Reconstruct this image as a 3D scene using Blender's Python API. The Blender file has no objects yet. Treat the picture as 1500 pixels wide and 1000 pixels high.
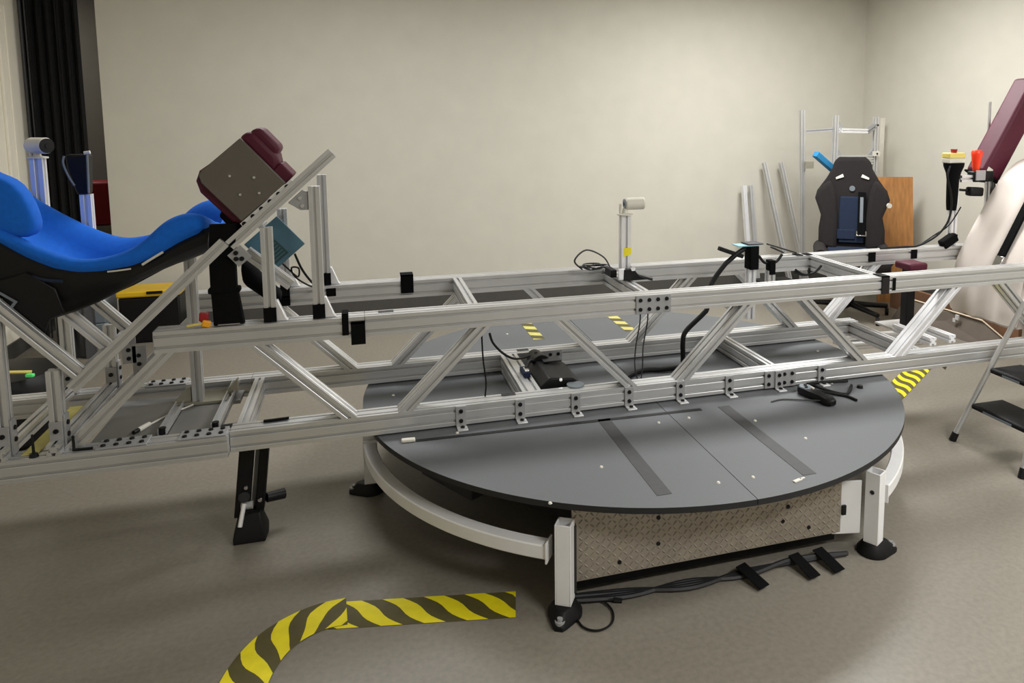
import bpy, bmesh, math, random
from mathutils import Vector, Matrix, Euler
random.seed(7)
V3 = Vector
scene = bpy.context.scene
col = scene.collection

# ------------------------------------------------------------------ camera
CAM = V3((-1.1408, -3.0844, 1.5549))
YAW, PITCH, ROLL = 0.2943971, 0.1154360, -0.0021611
fw = V3((math.sin(YAW)*math.cos(PITCH), math.cos(YAW)*math.cos(PITCH), -math.sin(PITCH)))
rt = V3((math.cos(YAW), -math.sin(YAW), 0))
up = rt.cross(fw)
rt2 = rt*math.cos(ROLL)+up*math.sin(ROLL)
up2 = -rt*math.sin(ROLL)+up*math.cos(ROLL)
cam = bpy.data.cameras.new('camera')
cam.sensor_width = 36
cam.lens = 26.175
cam.shift_x = -0.07328
cam.shift_y = -0.13361
cam.clip_start = 0.05
camo = bpy.data.objects.new('camera', cam)
col.objects.link(camo)
camo.matrix_world = Matrix(((rt2.x, up2.x, -fw.x, CAM.x), (rt2.y, up2.y, -fw.y, CAM.y), (rt2.z, up2.z, -fw.z, CAM.z), (0, 0, 0, 1)))
scene.camera = camo

# ------------------------------------------------------------------ world, lights, exposure
w = bpy.data.worlds.new('world'); scene.world = w; w.use_nodes = True
w.node_tree.nodes['Background'].inputs[0].default_value = (0.9, 0.95, 1, 1)
w.node_tree.nodes['Background'].inputs[1].default_value = 0.05
def area(name, loc, sx, sy, power, color=(.98, .98, .97)):
    l = bpy.data.lights.new(name, 'AREA'); l.shape = 'RECTANGLE'; l.size = sx; l.size_y = sy
    l.energy = power; l.color = color
    o = bpy.data.objects.new(name, l); col.objects.link(o); o.location = loc
    return o
area('ceiling_lamp', (-1.15, 1.1, 2.78), 1.2, 0.6, 29)
area('ceiling_lamp', (1.8, 1.3, 2.78), 1.2, 0.6, 64)
area('ceiling_lamp', (2.2, -1.9, 2.78), 1.2, 0.6, 44)
area('ceiling_lamp', (0.8, -3.5, 2.78), 1.2, 0.6, 60)
area('alcove_fill', (-4.2, 3.7, 2.7), 0.4, 0.4, 14)  # unseen fill light, added to lift the dark alcove behind the curtain
vs = scene.view_settings
vs.view_transform = 'Standard'; vs.look = 'None'; vs.gamma = 1; vs.use_curve_mapping = False
vs.exposure = 0.55

# ------------------------------------------------------------------ materials
def lin(c):
    return tuple(((x/255)/12.92 if x/255 <= .04045 else ((x/255+.055)/1.055)**2.4) for x in c)
MATS = {}
def mat(name, rgb, rough=.5, metal=0., var=0., scale=30., bump=0., bscale=200., stretch=None, spec=.5, emit=0.):
    m = bpy.data.materials.new(name); m.use_nodes = True; nt = m.node_tree; N = nt.nodes; L = nt.links
    b = N['Principled BSDF']
    c = lin(rgb)
    b.inputs['Roughness'].default_value = rough
    b.inputs['Metallic'].default_value = metal
    b.inputs['Specular IOR Level'].default_value = spec
    tc = N.new('ShaderNodeTexCoord'); mp = N.new('ShaderNodeMapping')
    L.new(tc.outputs['Object'], mp.inputs['Vector'])
    if stretch: mp.inputs['Scale'].default_value = stretch
    n = N.new('ShaderNodeTexNoise'); n.inputs['Scale'].default_value = scale; n.inputs['Detail'].default_value = 5
    L.new(mp.outputs[0], n.inputs['Vector'])
    r = N.new('ShaderNodeMapRange')
    r.inputs['From Min'].default_value = .3; r.inputs['From Max'].default_value = .7
    r.inputs['To Min'].default_value = 1-var; r.inputs['To Max'].default_value = 1+var
    L.new(n.outputs['Fac'], r.inputs['Value'])
    mx = N.new('ShaderNodeMix'); mx.data_type = 'RGBA'; mx.blend_type = 'MULTIPLY'; mx.inputs[0].default_value = 1
    mx.inputs[6].default_value = (*c, 1)
    cb = N.new('ShaderNodeCombineColor')
    for i in range(3): L.new(r.outputs[0], cb.inputs[i])
    L.new(cb.outputs[0], mx.inputs[7]); L.new(mx.outputs[2], b.inputs['Base Color'])
    if bump:
        n2 = N.new('ShaderNodeTexNoise'); n2.inputs['Scale'].default_value = bscale; n2.inputs['Detail'].default_value = 3
        L.new(mp.outputs[0], n2.inputs['Vector'])
        bp = N.new('ShaderNodeBump'); bp.inputs['Strength'].default_value = bump; bp.inputs['Distance'].default_value = .002
        L.new(n2.outputs['Fac'], bp.inputs['Height']); L.new(bp.outputs[0], b.inputs['Normal'])
    if emit:
        b.inputs['Emission Color'].default_value = (*c, 1); b.inputs['Emission Strength'].default_value = emit
    MATS[name] = m
    return m
mat('wall_paint', (199, 195, 183), .9, 0, .025, 6, .15, 160)
mat('lit_left_paint', (244, 238, 222), .9, 0, .02, 6, .1, 160)  # left wall colour raised to stand in for light falling on it
mat('ceiling_tile', (226, 224, 216), .9, 0, .03, 40)
mat('vinyl_floor', (129, 123, 112), .42, 0, .10, 55, .06, 260)
mat('baseboard', (72, 70, 66), .6, 0, .05, 20)
mat('aluminium', (212, 212, 212), .38, .72, .04, 9, .03, 400)
mat('bright_aluminium', (238, 238, 240), .34, .5, .03, 12)
mat('aluminium_plate', (164, 164, 165), .5, .35, .05, 20)
mat('white_paint', (236, 235, 234), .5, 0, .03, 14)
mat('disc_grey', (96, 99, 101), .6, 0, .06, 260, .05, 500)
mat('disc_edge', (30, 30, 32), .6)
mat('black_rubber', (11, 11, 12), .6, 0, .1, 30, spec=.3)
mat('black_plastic', (10, 10, 11), .48, 0, .1, 30, spec=.3)
mat('black_fabric', (9, 9, 10), .95, 0, .15, 60, .25, 300, spec=.15)
mat('dark_tape', (62, 62, 63), .6, 0, .08, 40)
mat('dark_panel', (38, 38, 39), .7, 0, .08, 8)
mat('dark_steel', (58, 58, 60), .45, .5, .06, 20)
mat('diamond_steel', (164, 155, 142), .36, .5, .10, 14)
mat('blue_fabric', (3, 100, 206), .95, 0, .07, 60, .3, 420)
mat('navy_fabric', (20, 34, 57), .95, 0, .12, 40, .25, 300)
mat('brown_black_fabric', (27, 22, 22), .95, 0, .14, 25, .2, 300)
mat('burgundy_vinyl', (80, 24, 42), .55, 0, .08, 14, .15, 40, None, .3)
mat('taupe_panel', (94, 88, 79), .55, 0, .04, 12)
mat('teal_acrylic', (78, 116, 132), .4, 0, .06, 14)
mat('dark_teal', (44, 74, 74), .5, 0, .08, 18)
mat('hazard_yellow', (236, 220, 26), .5, 0, .07, 22)
mat('hazard_dark', (84, 77, 40), .5, 0, .1, 22)
mat('faded_yellow', (206, 196, 112), .55, 0, .1, 20)
mat('yellow_plastic', (216, 176, 22), .45, 0, .06, 10)
mat('pale_yellow', (226, 205, 110), .5, 0, .05, 10)
mat('orange_plastic', (250, 62, 22), .4, 0, .05, 20)
mat('amber_plastic', (236, 160, 20), .35, 0, .05, 20)
mat('red_plastic', (150, 26, 34), .5, 0, .08, 10)
mat('plywood', (160, 110, 58), .65, 0, .22, 9, .05, 60, (6, 6, .5))
mat('brown_board', (120, 86, 62), .7, 0, .12, 8)
mat('grey_board', (96, 86, 76), .7, 0, .12, 8)
mat('pale_edge', (214, 196, 170), .7, 0, .08, 14)
mat('white_cloth', (224, 214, 206), .9, 0, .03, 8, .2, 30)
mat('blue_foam', (46, 136, 190), .8, 0, .05, 24)
mat('light_blue', (150, 196, 208), .5, 0, .05, 20)
mat('grey_plastic', (118, 126, 132), .5, 0, .05, 12)
mat('grey_panel', (110, 108, 103), .6, 0, .05, 12)
mat('beige_bracket', (150, 146, 130), .6, .2, .06, 16)
mat('curtain_black', (7, 7, 8), .95, 0, .2, 10)
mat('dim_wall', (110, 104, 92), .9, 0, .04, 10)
mat('cream_plastic', (214, 210, 198), .5, 0, .03, 14)
mat('green_led', (90, 220, 120), .4, 0, 0, 10, 0, 200, None, .5, .12)
mat('chrome', (225, 225, 228), .15, 1, .02, 10)
M = MATS

# ------------------------------------------------------------------ mesh helpers
class MB:
    def __init__(s): s.v = []; s.f = []; s.mi = []
    def add(s, v, f, mi=0):
        n = len(s.v); s.v += [V3(x) for x in v]
        for q in f: s.f.append([i+n for i in q]); s.mi.append(mi)
        return s
    def box(s, x0, x1, y0, y1, z0, z1, mi=0):
        return s.add([(x0,y0,z0),(x1,y0,z0),(x1,y1,z0),(x0,y1,z0),(x0,y0,z1),(x1,y0,z1),(x1,y1,z1),(x0,y1,z1)],
                     [(0,3,2,1),(4,5,6,7),(0,1,5,4),(1,2,6,5),(2,3,7,6),(3,0,4,7)], mi)
    def obox(s, c, size, rot=None, mi=0):
        R = rot if isinstance(rot, Matrix) else Euler(rot or (0,0,0)).to_matrix()
        hx, hy, hz = [k/2 for k in size]
        P = [(-hx,-hy,-hz),(hx,-hy,-hz),(hx,hy,-hz),(-hx,hy,-hz),(-hx,-hy,hz),(hx,-hy,hz),(hx,hy,hz),(-hx,hy,hz)]
        return s.add([R@V3(p)+V3(c) for p in P], [(0,3,2,1),(4,5,6,7),(0,1,5,4),(1,2,6,5),(2,3,7,6),(3,0,4,7)], mi)
    def cyl(s, p0, p1, r0, r1=None, n=16, mi=0):
        r1 = r0 if r1 is None else r1
        p0, p1 = V3(p0), V3(p1); a, b = frame(p1-p0)
        ring = lambda p, r: [p+(a*math.cos(t)+b*math.sin(t))*r for t in [2*math.pi*i/n for i in range(n)]]
        s.add(ring(p0, r0)+ring(p1, r1), [(i, (i+1) % n, n+(i+1) % n, n+i) for i in range(n)]+[tuple(range(n-1, -1, -1)), tuple(range(n, 2*n))], mi)
        return s
    def tube(s, pts, r, n=8, sub=6, mi=0):
        pts = spline(pts, sub) if sub > 1 else [V3(p) for p in pts]
        m = len(pts); vv = []; a = None
        for i, p in enumerate(pts):
            d = (pts[min(i+1, m-1)]-pts[max(i-1, 0)]).normalized()
            if a is None: a, b = frame(d)
            a = (a-d*a.dot(d)).normalized(); b = d.cross(a)
            vv += [p+(a*math.cos(2*math.pi*k/n)+b*math.sin(2*math.pi*k/n))*r for k in range(n)]
        F = [(i*n+k, i*n+(k+1) % n, (i+1)*n+(k+1) % n, (i+1)*n+k) for i in range(m-1) for k in range(n)]
        F += [tuple(range(n-1, -1, -1)), tuple(range((m-1)*n, m*n))]
        return s.add(vv, F, mi)
    def prism(s, poly, axis, d0, d1, mi=0):
        def P(q, d): return (d, q[0], q[1]) if axis == 0 else (q[0], d, q[1]) if axis == 1 else (q[0], q[1], d)
        n = len(poly)
        return s.add([P(q, d0) for q in poly]+[P(q, d1) for q in poly],
                     [(i, (i+1) % n, n+(i+1) % n, n+i) for i in range(n)]+[tuple(range(n-1, -1, -1)), tuple(range(n, 2*n))], mi)
    def lathe(s, prof, c=(0, 0, 0), n=24, mi=0):
        m = len(prof); c = V3(c)
        vv = [c+V3((r*math.cos(2*math.pi*k/n), r*math.sin(2*math.pi*k/n), z)) for r, z in prof for k in range(n)]
        F = [(i*n+k, i*n+(k+1) % n, (i+1)*n+(k+1) % n, (i+1)*n+k) for i in range(m-1) for k in range(n)]
        F += [tuple(range(n-1, -1, -1)), tuple(range((m-1)*n, m*n))]
        return s.add(vv, F, mi)
    def loft(s, secs, cap=True, mi=0):
        n = len(secs[0]); m = len(secs)
        F = [(i*n+k, i*n+(k+1) % n, (i+1)*n+(k+1) % n, (i+1)*n+k) for i in range(m-1) for k in range(n)]
        if cap: F += [tuple(range(n-1, -1, -1)), tuple(range((m-1)*n, m*n))]
        return s.add([p for q in secs for p in q], F, mi)
    def extr(s, p0, p1, nw, nh, upv=(0, 0, 1), cut=None, mi=0, cell=.0381):
        """slotted extrusion; nw cells across, nh cells along upv; cut=(axis, v0, v1) trims both ends on planes"""
        p0, p1 = V3(p0), V3(p1); d = (p1-p0).normalized()
        u = V3(upv); u = (u-d*u.dot(d)).normalized(); a = u.cross(d)
        P = profile(nw, nh, cell); n = len(P); secs = []
        for j, p in enumerate((p0, p1)):
            ring = []
            for x, y in P:
                q = p+a*x+u*y
                if cut: q = q+d*((cut[1+j]-q[cut[0]])/d[cut[0]])
                ring.append(q)
            secs.append(ring)
        s.loft(secs, True, mi)
        return s
    def build(s, name, m, parent=None, bevel=0, smooth=False, sub=0, segs=2):
        base = wloc(parent) if parent else V3((0, 0, 0))
        me = bpy.data.meshes.new(name)
        me.from_pydata([v-base for v in s.v], [], s.f)
        ms = m if isinstance(m, (list, tuple)) else [m]
        for k in ms: me.materials.append(M[k])
        for p, i in zip(me.polygons, s.mi): p.material_index = i
        bm = bmesh.new(); bm.from_mesh(me)
        bmesh.ops.recalc_face_normals(bm, faces=bm.faces)
        bm.to_mesh(me); bm.free()
        o = bpy.data.objects.new(name, me); col.objects.link(o)
        if parent: o.parent = parent
        if bevel:
            b = o.modifiers.new('bevel', 'BEVEL'); b.width = bevel; b.segments = segs; b.limit_method = 'ANGLE'; b.angle_limit = math.radians(40)
        if sub:
            q = o.modifiers.new('subdivision', 'SUBSURF'); q.levels = sub; q.render_levels = sub
        if smooth or sub or bevel:
            me.polygons.foreach_set('use_smooth', [True]*len(me.polygons))
            if not sub:
                try: me.set_sharp_from_angle(angle=math.radians(42))
                except Exception: pass
        return o
def wloc(o):
    p = V3((0, 0, 0))
    while o: p = p+o.location; o = o.parent
    return p
def frame(d):
    d = d.normalized(); t = V3((0, 0, 1)) if abs(d.z) < .9 else V3((1, 0, 0))
    a = d.cross(t).normalized(); return a, d.cross(a)
def spline(pts, sub):
    P = [V3(p) for p in pts]; out = []
    for i in range(len(P)-1):
        p0 = P[max(i-1, 0)]; p1 = P[i]; p2 = P[i+1]; p3 = P[min(i+2, len(P)-1)]
        for k in range(sub):
            t = k/sub
            out.append(.5*((2*p1)+(p2-p0)*t+(2*p0-5*p1+4*p2-p3)*t*t+(3*p1-p0-3*p2+p3)*t**3))
    return out+[P[-1]]
_prof = {}
def profile(nw, nh, cell):
    if (nw, nh, cell) in _prof: return _prof[nw, nh, cell]
    k = cell/.0381
    def side(n):
        L = n*cell; pts = [(-L/2, 0)]
        for i in range(n):
            c = -L/2+(i+.5)*cell; h = .0042*k; H = .0065*k
            pts += [(c-h-.0015*k, 0), (c-h, -.0015*k), (c-h, -.005*k), (c-H, -.005*k), (c-H, -.009*k), (c+H, -.009*k), (c+H, -.005*k), (c+h, -.005*k), (c+h, -.0015*k), (c+h+.0015*k, 0)]
        return pts
    W, H = nw*cell/2, nh*cell/2; out = []
    for t, e in side(nw): out.append((t, -H-e))      # bottom, going +x
    for t, e in side(nh): out.append((W+e, t))       # right, going +y
    for t, e in side(nw): out.append((-t, H+e))      # top, going -x
    for t, e in side(nh): out.append((-W-e, -t))     # left, going -y
    _prof[nw, nh, cell] = out
    return out
def tag(o, label, cat, group=None, kind=None):
    if label: o['label'] = label
    if cat: o['category'] = cat
    if group: o['group'] = group
    if kind: o['kind'] = kind
    return o
def thing(name, label, cat, loc=(0, 0, 0), group=None):
    o = bpy.data.objects.new(name, None); col.objects.link(o); o.location = loc; o.empty_display_size = .1
    return tag(o, label, cat, group)
def inst(name, mesh, loc, parent, rot=(0, 0, 0)):
    o = bpy.data.objects.new(name, mesh); col.objects.link(o); o.parent = parent
    o.location = V3(loc)-wloc(parent); o.rotation_euler = rot
    return o
def struct(o): o['kind'] = 'structure'; return o
def bolt_mesh(r, h, m):
    b = MB().cyl((0, 0, 0), (0, -h, 0), r, r*.85, 10); b.cyl((0, -h-.0002, 0), (0, -h+.001, 0), r*.45, None, 6)
    o = b.build('bolt', m); me = o.data; bpy.data.objects.remove(o); return me
BOLT = bolt_mesh(.0085, .005, 'black_plastic')
BRIGHT_BOLT = bolt_mesh(.008, .005, 'chrome')
S = .0762                                  # rail size
YN, YF = -.3207, .2445                     # front faces of near and far rails
ZL, ZU = .3874, .7651                      # undersides of lower and upper rails
DISC = .3795

# ------------------------------------------------------------------ the room
CEIL, YB, XR, XL = 2.85, 3.08, 3.52, -3.37
struct(MB().box(-5.2, XR+.2, -6.0, 4.6, -.1, 0).build('floor', 'vinyl_floor'))
struct(MB().box(-5.2, XR+.2, -6.0, 4.6, CEIL, CEIL+.1).build('ceiling', 'ceiling_tile'))
struct(MB().box(-2.905, XR+.14, YB, YB+.14, 0, CEIL).build('wall_back', 'wall_paint'))
struct(MB().box(XR, XR+.14, -6.0, YB, 0, CEIL).build('wall_right', 'wall_paint'))
struct(MB().box(XL-.14, XL, -6.0, 3.23, 0, CEIL).build('wall_left', 'lit_left_paint'))
struct(MB().box(-5.2, XR+.2, -6.14, -6.0, 0, CEIL).build('wall_front', 'wall_paint'))
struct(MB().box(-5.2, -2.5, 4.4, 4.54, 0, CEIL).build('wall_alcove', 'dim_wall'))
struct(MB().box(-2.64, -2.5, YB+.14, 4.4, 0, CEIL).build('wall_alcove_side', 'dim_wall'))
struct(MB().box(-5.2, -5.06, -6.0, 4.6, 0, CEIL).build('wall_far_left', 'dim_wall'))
struct(MB().box(-2.905, XR, YB-.012, YB, 0, .1).build('baseboard_back', 'baseboard'))
struct(MB().box(XL, XL+.012, -6.0, 3.23, 0, .105).build('baseboard_left', 'baseboard'))
struct(MB().box(XR-.012, XR, -6.0, YB-.012, 0, .1).build('baseboard_right', 'baseboard'))
# door casing on the left wall
t = MB(); t.box(XL, XL+.018, 2.72, 2.80, .105, 2.3); t.box(XL, XL+.026, 2.80, 2.82, .105, 2.3)
struct(t.build('trim_1', 'lit_left_paint', bevel=.004))
# black curtain in the opening
c = MB(); pts = []
for i in range(61):
    x = -3.345+i*(.34/60); y = 3.05+.018*math.sin(i*.62)+.008*math.sin(i*1.7)
    pts.append((x, y))
n = len(pts); vv = [(x, y, .22) for x, y in pts]+[(x, y, CEIL-.02) for x, y in pts]+[(x, y+.012, .22) for x, y in pts]+[(x, y+.012, CEIL-.02) for x, y in pts]
F = [(i, i+1, n+i+1, n+i) for i in range(n-1)]+[(2*n+i, 3*n+i, 3*n+i+1, 2*n+i+1) for i in range(n-1)]
c.add(vv, F)
tag(c.build('curtain', 'curtain_black', smooth=True), 'black floor length curtain hanging in the dark opening at the left', 'curtain')
t = MB(); t.cyl((-3.33, 3.0, .0), (-3.33, 3.0, CEIL), .012, None, 8); t.cyl((-3.30, 2.99, .0), (-3.30, 2.99, CEIL), .005, None, 8)
tag(t.build('curtain_rod', 'dark_steel'), 'thin dark vertical rod along the left edge of the black curtain', 'rod')

# ------------------------------------------------------------------ turntable
DY = .028
T = thing('turntable', 'large round grey turntable platform on white ring base with diamond plate panel', 'turntable', (0, DY, 0))
R = 1.170
d = MB()
for sgn in (-1, 1):
    poly = [(sgn*.0012, DY-math.sqrt(R*R-.0000015))]
    a0, a1 = -math.pi/2, math.pi/2
    poly = [(sgn*max(.0012, R*math.cos(a0+(a1-a0)*i/96)), DY+R*math.sin(a0+(a1-a0)*i/96)) for i in range(97)]
    q = MB().prism(poly, 2, DISC-.02, DISC)
    o = q.build('disc_half', ['disc_grey', 'disc_edge'], T)
    for p in o.data.polygons:
        if abs(p.normal.z) < .5: p.material_index = 1
MB().lathe([(R-.03, .345), (R-.015, .3594), (.2, .3594), (.2, .345)], (0, DY, 0), 96).build('disc_support_ring', 'disc_edge', T)
MB().lathe([(.62, .03), (.70, .05), (.70, .30), (.62, .34)], (0, DY, 0), 48).build('hub_drum', 'dark_panel', T, smooth=True)
MB().lathe([(.2, 0), (.3, .02), (.3, .03), (.2, .035)], (0, DY, 0), 32).build('hub_foot', 'black_rubber', T)
for a in range(0, 360, 60):
    if a == 240: continue
    t = math.radians(a+30); rad = V3((math.cos(t), math.sin(t), 0))
    MB().obox((rad.x*.86, DY+rad.y*.86, .28), (.34, .30, .10), (0, 0, t)).build('drive_housing', 'dark_panel', T, bevel=.006)
TW = .052
RP = 1.149
pm = MB()
h = TW/2
for (x0, x1, y0, y1) in ((-h, h, -h, -h+.005), (-h, h, h-.005, h), (-h, -h+.005, -h+.005, h-.005), (h-.005, h, -h+.005, h-.005)):
    pm.box(x0, x1, y0, y1, 0, .265)
foot_prof = []
for k, a in enumerate(range(180, 360, 60)): pass
for a in (-120, -60, 180, 0, 60, 120):
    t = math.radians(a); c0 = V3((RP*math.cos(t), RP*math.sin(t)+DY, 0))
    Rz = Matrix.Rotation(t, 3, 'Z')
    q = MB(); q.add([Rz@v+c0+V3((0, 0, .042)) for v in pm.v], pm.f)
    post = q.build('post', 'white_paint', T, bevel=.0015)
    MB().cyl(c0+Rz@V3((0, -.0262, .235)), c0+Rz@V3((0, -.0275, .235)), .008, None, 12).build('post_hole', 'dark_steel', post)
    # foot: round pad with a tongue carrying a bolt
    ang = {-120: math.radians(-118), -60: math.radians(-8), 180: math.radians(175)}.get(a, t)
    Rf = Matrix.Rotation(ang, 3, 'Z'); poly = []
    for i in range(25):
        b = math.radians(55+250*i/24); poly.append(Rf@V3((.055*math.cos(b), .055*math.sin(b), 0)))
    for x, y in ((.075, -.022), (.088, -.012), (.088, .012), (.075, .022)): poly.append(Rf@V3((x, y, 0)))
    lo = [c0+p+V3((0, 0, .0)) for p in poly]; mid = [c0+p+V3((0, 0, .014)) for p in poly]; hi = [c0+p*.62+V3((0, 0, .042)) for p in poly]
    ft = MB().loft([lo, mid, hi]).build('foot', 'black_rubber', T, smooth=True)
    e = c0+Rf@V3((.07, 0, .013))
    b = MB(); b.cyl(e, e+V3((0, 0, .012)), .016, None, 16); b.cyl(e+V3((0, 0, .012)), e+V3((0, 0, .021)), .009, None, 6)
    b.build('foot_bolt', 'aluminium_plate', ft)
for a0, a1 in ((122.6, 177.4), (182.6, 237.4), (-57.4, -2.6), (2.6, 57.4), (62.6, 117.4)):
    secs = []
    for i in range(33):
        t = math.radians(a0+(a1-a0)*i/32); rad = V3((math.cos(t), math.sin(t), 0)); o0 = V3((0, DY, 0))
        rr = .024; ring = []
        for (dr, dz) in ((-rr, -rr+.004), (-rr+.004, -rr), (rr-.004, -rr), (rr, -rr+.004), (rr, rr-.004), (rr-.004, rr), (-rr+.004, rr), (-rr, rr-.004)):
            ring.append(o0+rad*(RP+dr)+V3((0, 0, .208+dz)))
        secs.append(ring)
    rg = MB().loft(secs).build('ring_segment', 'white_paint', T, smooth=True)
    for t in (math.radians(a0), math.radians(a1)):
        s_ = 1 if t == math.radians(a1) else -1
        cc = V3((RP*math.cos(t), RP*math.sin(t)+DY, .208)); Rz = Matrix.Rotation(t, 3, 'Z')
        MB().obox(cc, (.058, .006, .068), Rz).build('ring_flange', 'white_paint', rg, bevel=.001)
# diamond plate between the two front posts
PLY = -.945
plate = MB().box(-.545, .45, PLY, PLY+.004, .085, .335).build('tread_panel', 'diamond_steel', T)
lug = MB(); k = 0
for i in range(52):
    for j in range(13):
        x = -.535+i*.0191; z = .094+j*.0191
        if x > .44: continue
        sg = 1 if (i+j) % 2 else -1; L_, W_ = .0105, .0036
        dx, dz = L_*.7071*sg, L_*.7071; nx, nz = -W_*.7071, W_*.7071*sg
        base = [(x-dx, PLY, z-dz), (x+nx, PLY, z+nz), (x+dx, PLY, z+dz), (x-nx, PLY, z-nz)]
        lug.add(base+[(x-dx*.5, PLY-.0034, z-dz*.5), (x+dx*.5, PLY-.0034, z+dz*.5)], [(0, 1, 5, 4), (1, 2, 5), (2, 3, 4, 5), (3, 0, 4)])
o = lug.build('tread_lugs', 'diamond_steel', T); o['kind'] = 'stuff'
for x, z in ((-.25, .255), (-.25, .165), (-.385, .125), (.205, .262), (.235, .215), (.215, .165), (.32, .125)):
    MB().cyl((x, PLY-.0004, z), (x, PLY-.003, z), .007, None, 12).build('plate_hole', 'black_plastic', T)
MB().box(-.03, .19, PLY-.006, PLY-.001, .248, .266).build('cable_slot', 'black_plastic', T, bevel=.002)
MB().obox((.485, -.93, .165), (.105, .006, .20), (0, 0, math.radians(-12))).build('white_side_plate', 'white_paint', T, bevel=.002)
MB().box(.452, .468, -.952, -.944, .15, .185).build('latch', 'black_plastic', T)
MB().box(-.55, -.535, PLY-.02, PLY-.004, .06, .285).build('plate_edge', 'dark_steel', T)
MB().box(-.54, .46, -.90, -.86, .03, .09).build('lower_sill', 'black_plastic', T)

# marks and tape on the disc
def flat(name, poly, z, m, label, cat, group=None, th=.0012):
    return tag(MB().prism(poly, 2, z, z+th).build(name, m), label, cat, group)
for sx, w_, lab in ((-.209, 'left', 'dark anti slip tape strip on the disc, left of the centre seam'), (.194, 'right', 'dark anti slip tape strip on the disc, right of the centre seam')):
    y0, y1 = (-.845, -.325) if sx < 0 else (-.86, -.34)
    y0 *= 1.22; y1 *= 1.27
    X = sx*1.27
    flat('grip_tape', [(X-.025, y0), (X+.025, y0), (X+.025, y1), (X-.025, y1)], DISC, 'dark_tape', lab, 'tape', 'dark tape strips on the disc')
flat('edge_tape', [(-.985, -.408), (.145, -.446), (.145, -.424), (-.985, -.387)], DISC, 'black_plastic', 'long thin black tape line on the disc parallel to the truss', 'tape')
o = MB().obox((-1.012, -.395, DISC+.006), (.05, .022, .012), (0, 0, -.05)); tag(o.build('cream_connector', 'cream_plastic', bevel=.004), 'small cream plastic connector at the left end of the thin black tape', 'connector')
def stripes(path, width, period, u0, slant, z, duty=.5, name='hazard_tape', label='', group=None, m=('hazard_dark', 'hazard_yellow'), amp=.25, phase=0):
    P = spline(path, 14); cum = [0]
    for i in range(1, len(P)): cum.append(cum[-1]+(P[i]-P[i-1]).length)
    Ltot = cum[-1]
    def at(u, v):
        u = min(max(u, 0), Ltot)
        i = 1
        while i < len(P)-1 and cum[i] < u: i += 1
        f = (u-cum[i-1])/max(1e-9, cum[i]-cum[i-1]); p = P[i-1].lerp(P[i], f)
        a = P[max(i-2, 0)]; b = P[min(i+1, len(P)-1)]; dd = (b-a).normalized(); nn = V3((-dd.y, dd.x, 0))
        return p+nn*width*(v-.5)
    mb = MB(); NU = 60
    vv = []
    for i in range(NU+1):
        for v in (0, 1):
            q = at(Ltot*i/NU, v); vv += [q+V3((0, 0, z)), q+V3((0, 0, z+.0008))]
    F = []
    for i in range(NU):
        a = i*4; F += [(a+1, a+5, a+7, a+3), (a, a+2, a+6, a+4), (a, a+4, a+5, a+1), (a+2, a+3, a+7, a+6)]
    F += [(0, 1, 3, 2), (NU*4, NU*4+2, NU*4+3, NU*4+1)]
    mb.add(vv, F, 0)
    kk = int(Ltot/period)+4
    for k in range(-3, kk):
        ring = []; NV = 8
        def sh(v):
            return slant*(v+amp*math.sin(2*math.pi*v)/2)
        for j in range(NV+1):
            v = j/NV
            ua = u0+k*period+sh(v); ub = ua+period*duty
            ring.append((ua, ub, v))
        if ring[0][1] < 0 and ring[-1][1] < 0: continue
        vv = []; F = []
        for ua, ub, v in ring:
            for s_ in range(5): vv.append(at(ua+(ub-ua)*s_/4, v)+V3((0, 0, z+.0013)))
        if all((min(max(a, 0), Ltot) == min(max(b, 0), Ltot)) for a, b, v in ring): continue
        for j in range(NV):
            for s_ in range(4):
                a = j*5+s_; F.append((a, a+1, a+6, a+5))
        mb.add(vv, F, 1)
    return tag(mb.build(name, list(m)), label, 'tape', group)
stripes([(-.262, 1.10, 0), (-.262, .70, 0)], .062, .125, .0, .03, DISC, label='yellow striped hazard tape on the far side of the disc, left of two', group='hazard tape on the disc', m=('hazard_dark', 'faded_yellow'), amp=0)
stripes([(.262, 1.10, 0), (.262, .70, 0)], .062, .125, .05, .03, DISC, label='yellow striped hazard tape on the far side of the disc, right of two', group='hazard tape on the disc', m=('hazard_dark', 'faded_yellow'), amp=0)
SCREW_AT = ['left of the pair by the seam', 'right of the pair by the seam', 'right of the seam near the front rim', 'left of the seam near the front rim', 'alone left of the left dark tape strip', 'right of the right dark tape strip', 'touching the right dark tape strip', 'on the far side left of the hazard tapes', 'at the far left rim behind the near rail', 'between the rails left of the motor', 'between the rails at the far right', 'on the front rim above the left white post', 'beside the leftmost rail clamp', 'beside the bent black cord']
for i, (x, y) in enumerate([(-.071, -.509), (.06, -.501), (.057, -1.011), (-.069, -1.011), (-.398, -.795), (.392, -.801), (.296, -.602), (-.408, .847), (-1.045, .093), (-.544, .084), (1.04, .082), (-.622, -.976), (-.831, -.373), (.83, -.335)]):
    b = MB().cyl((x, y, DISC), (x, y, DISC+.004), .0068, .0045, 10)
    tag(b.build('screw_head', 'cream_plastic', smooth=True), 'tiny pale screw cap on the disc, '+SCREW_AT[i], 'screw', 'pale screw caps on the disc')
b = MB().obox((.184, -1.075, DISC+.002), (.035, .012, .004), (0, 0, .3)); b.obox((.205, -1.068, DISC+.002), (.02, .006, .004), (0, 0, .1))
tag(b.build('paper_scrap', 'cream_plastic'), 'scrap of cream paper at the near rim of the disc', 'scrap')

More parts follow.
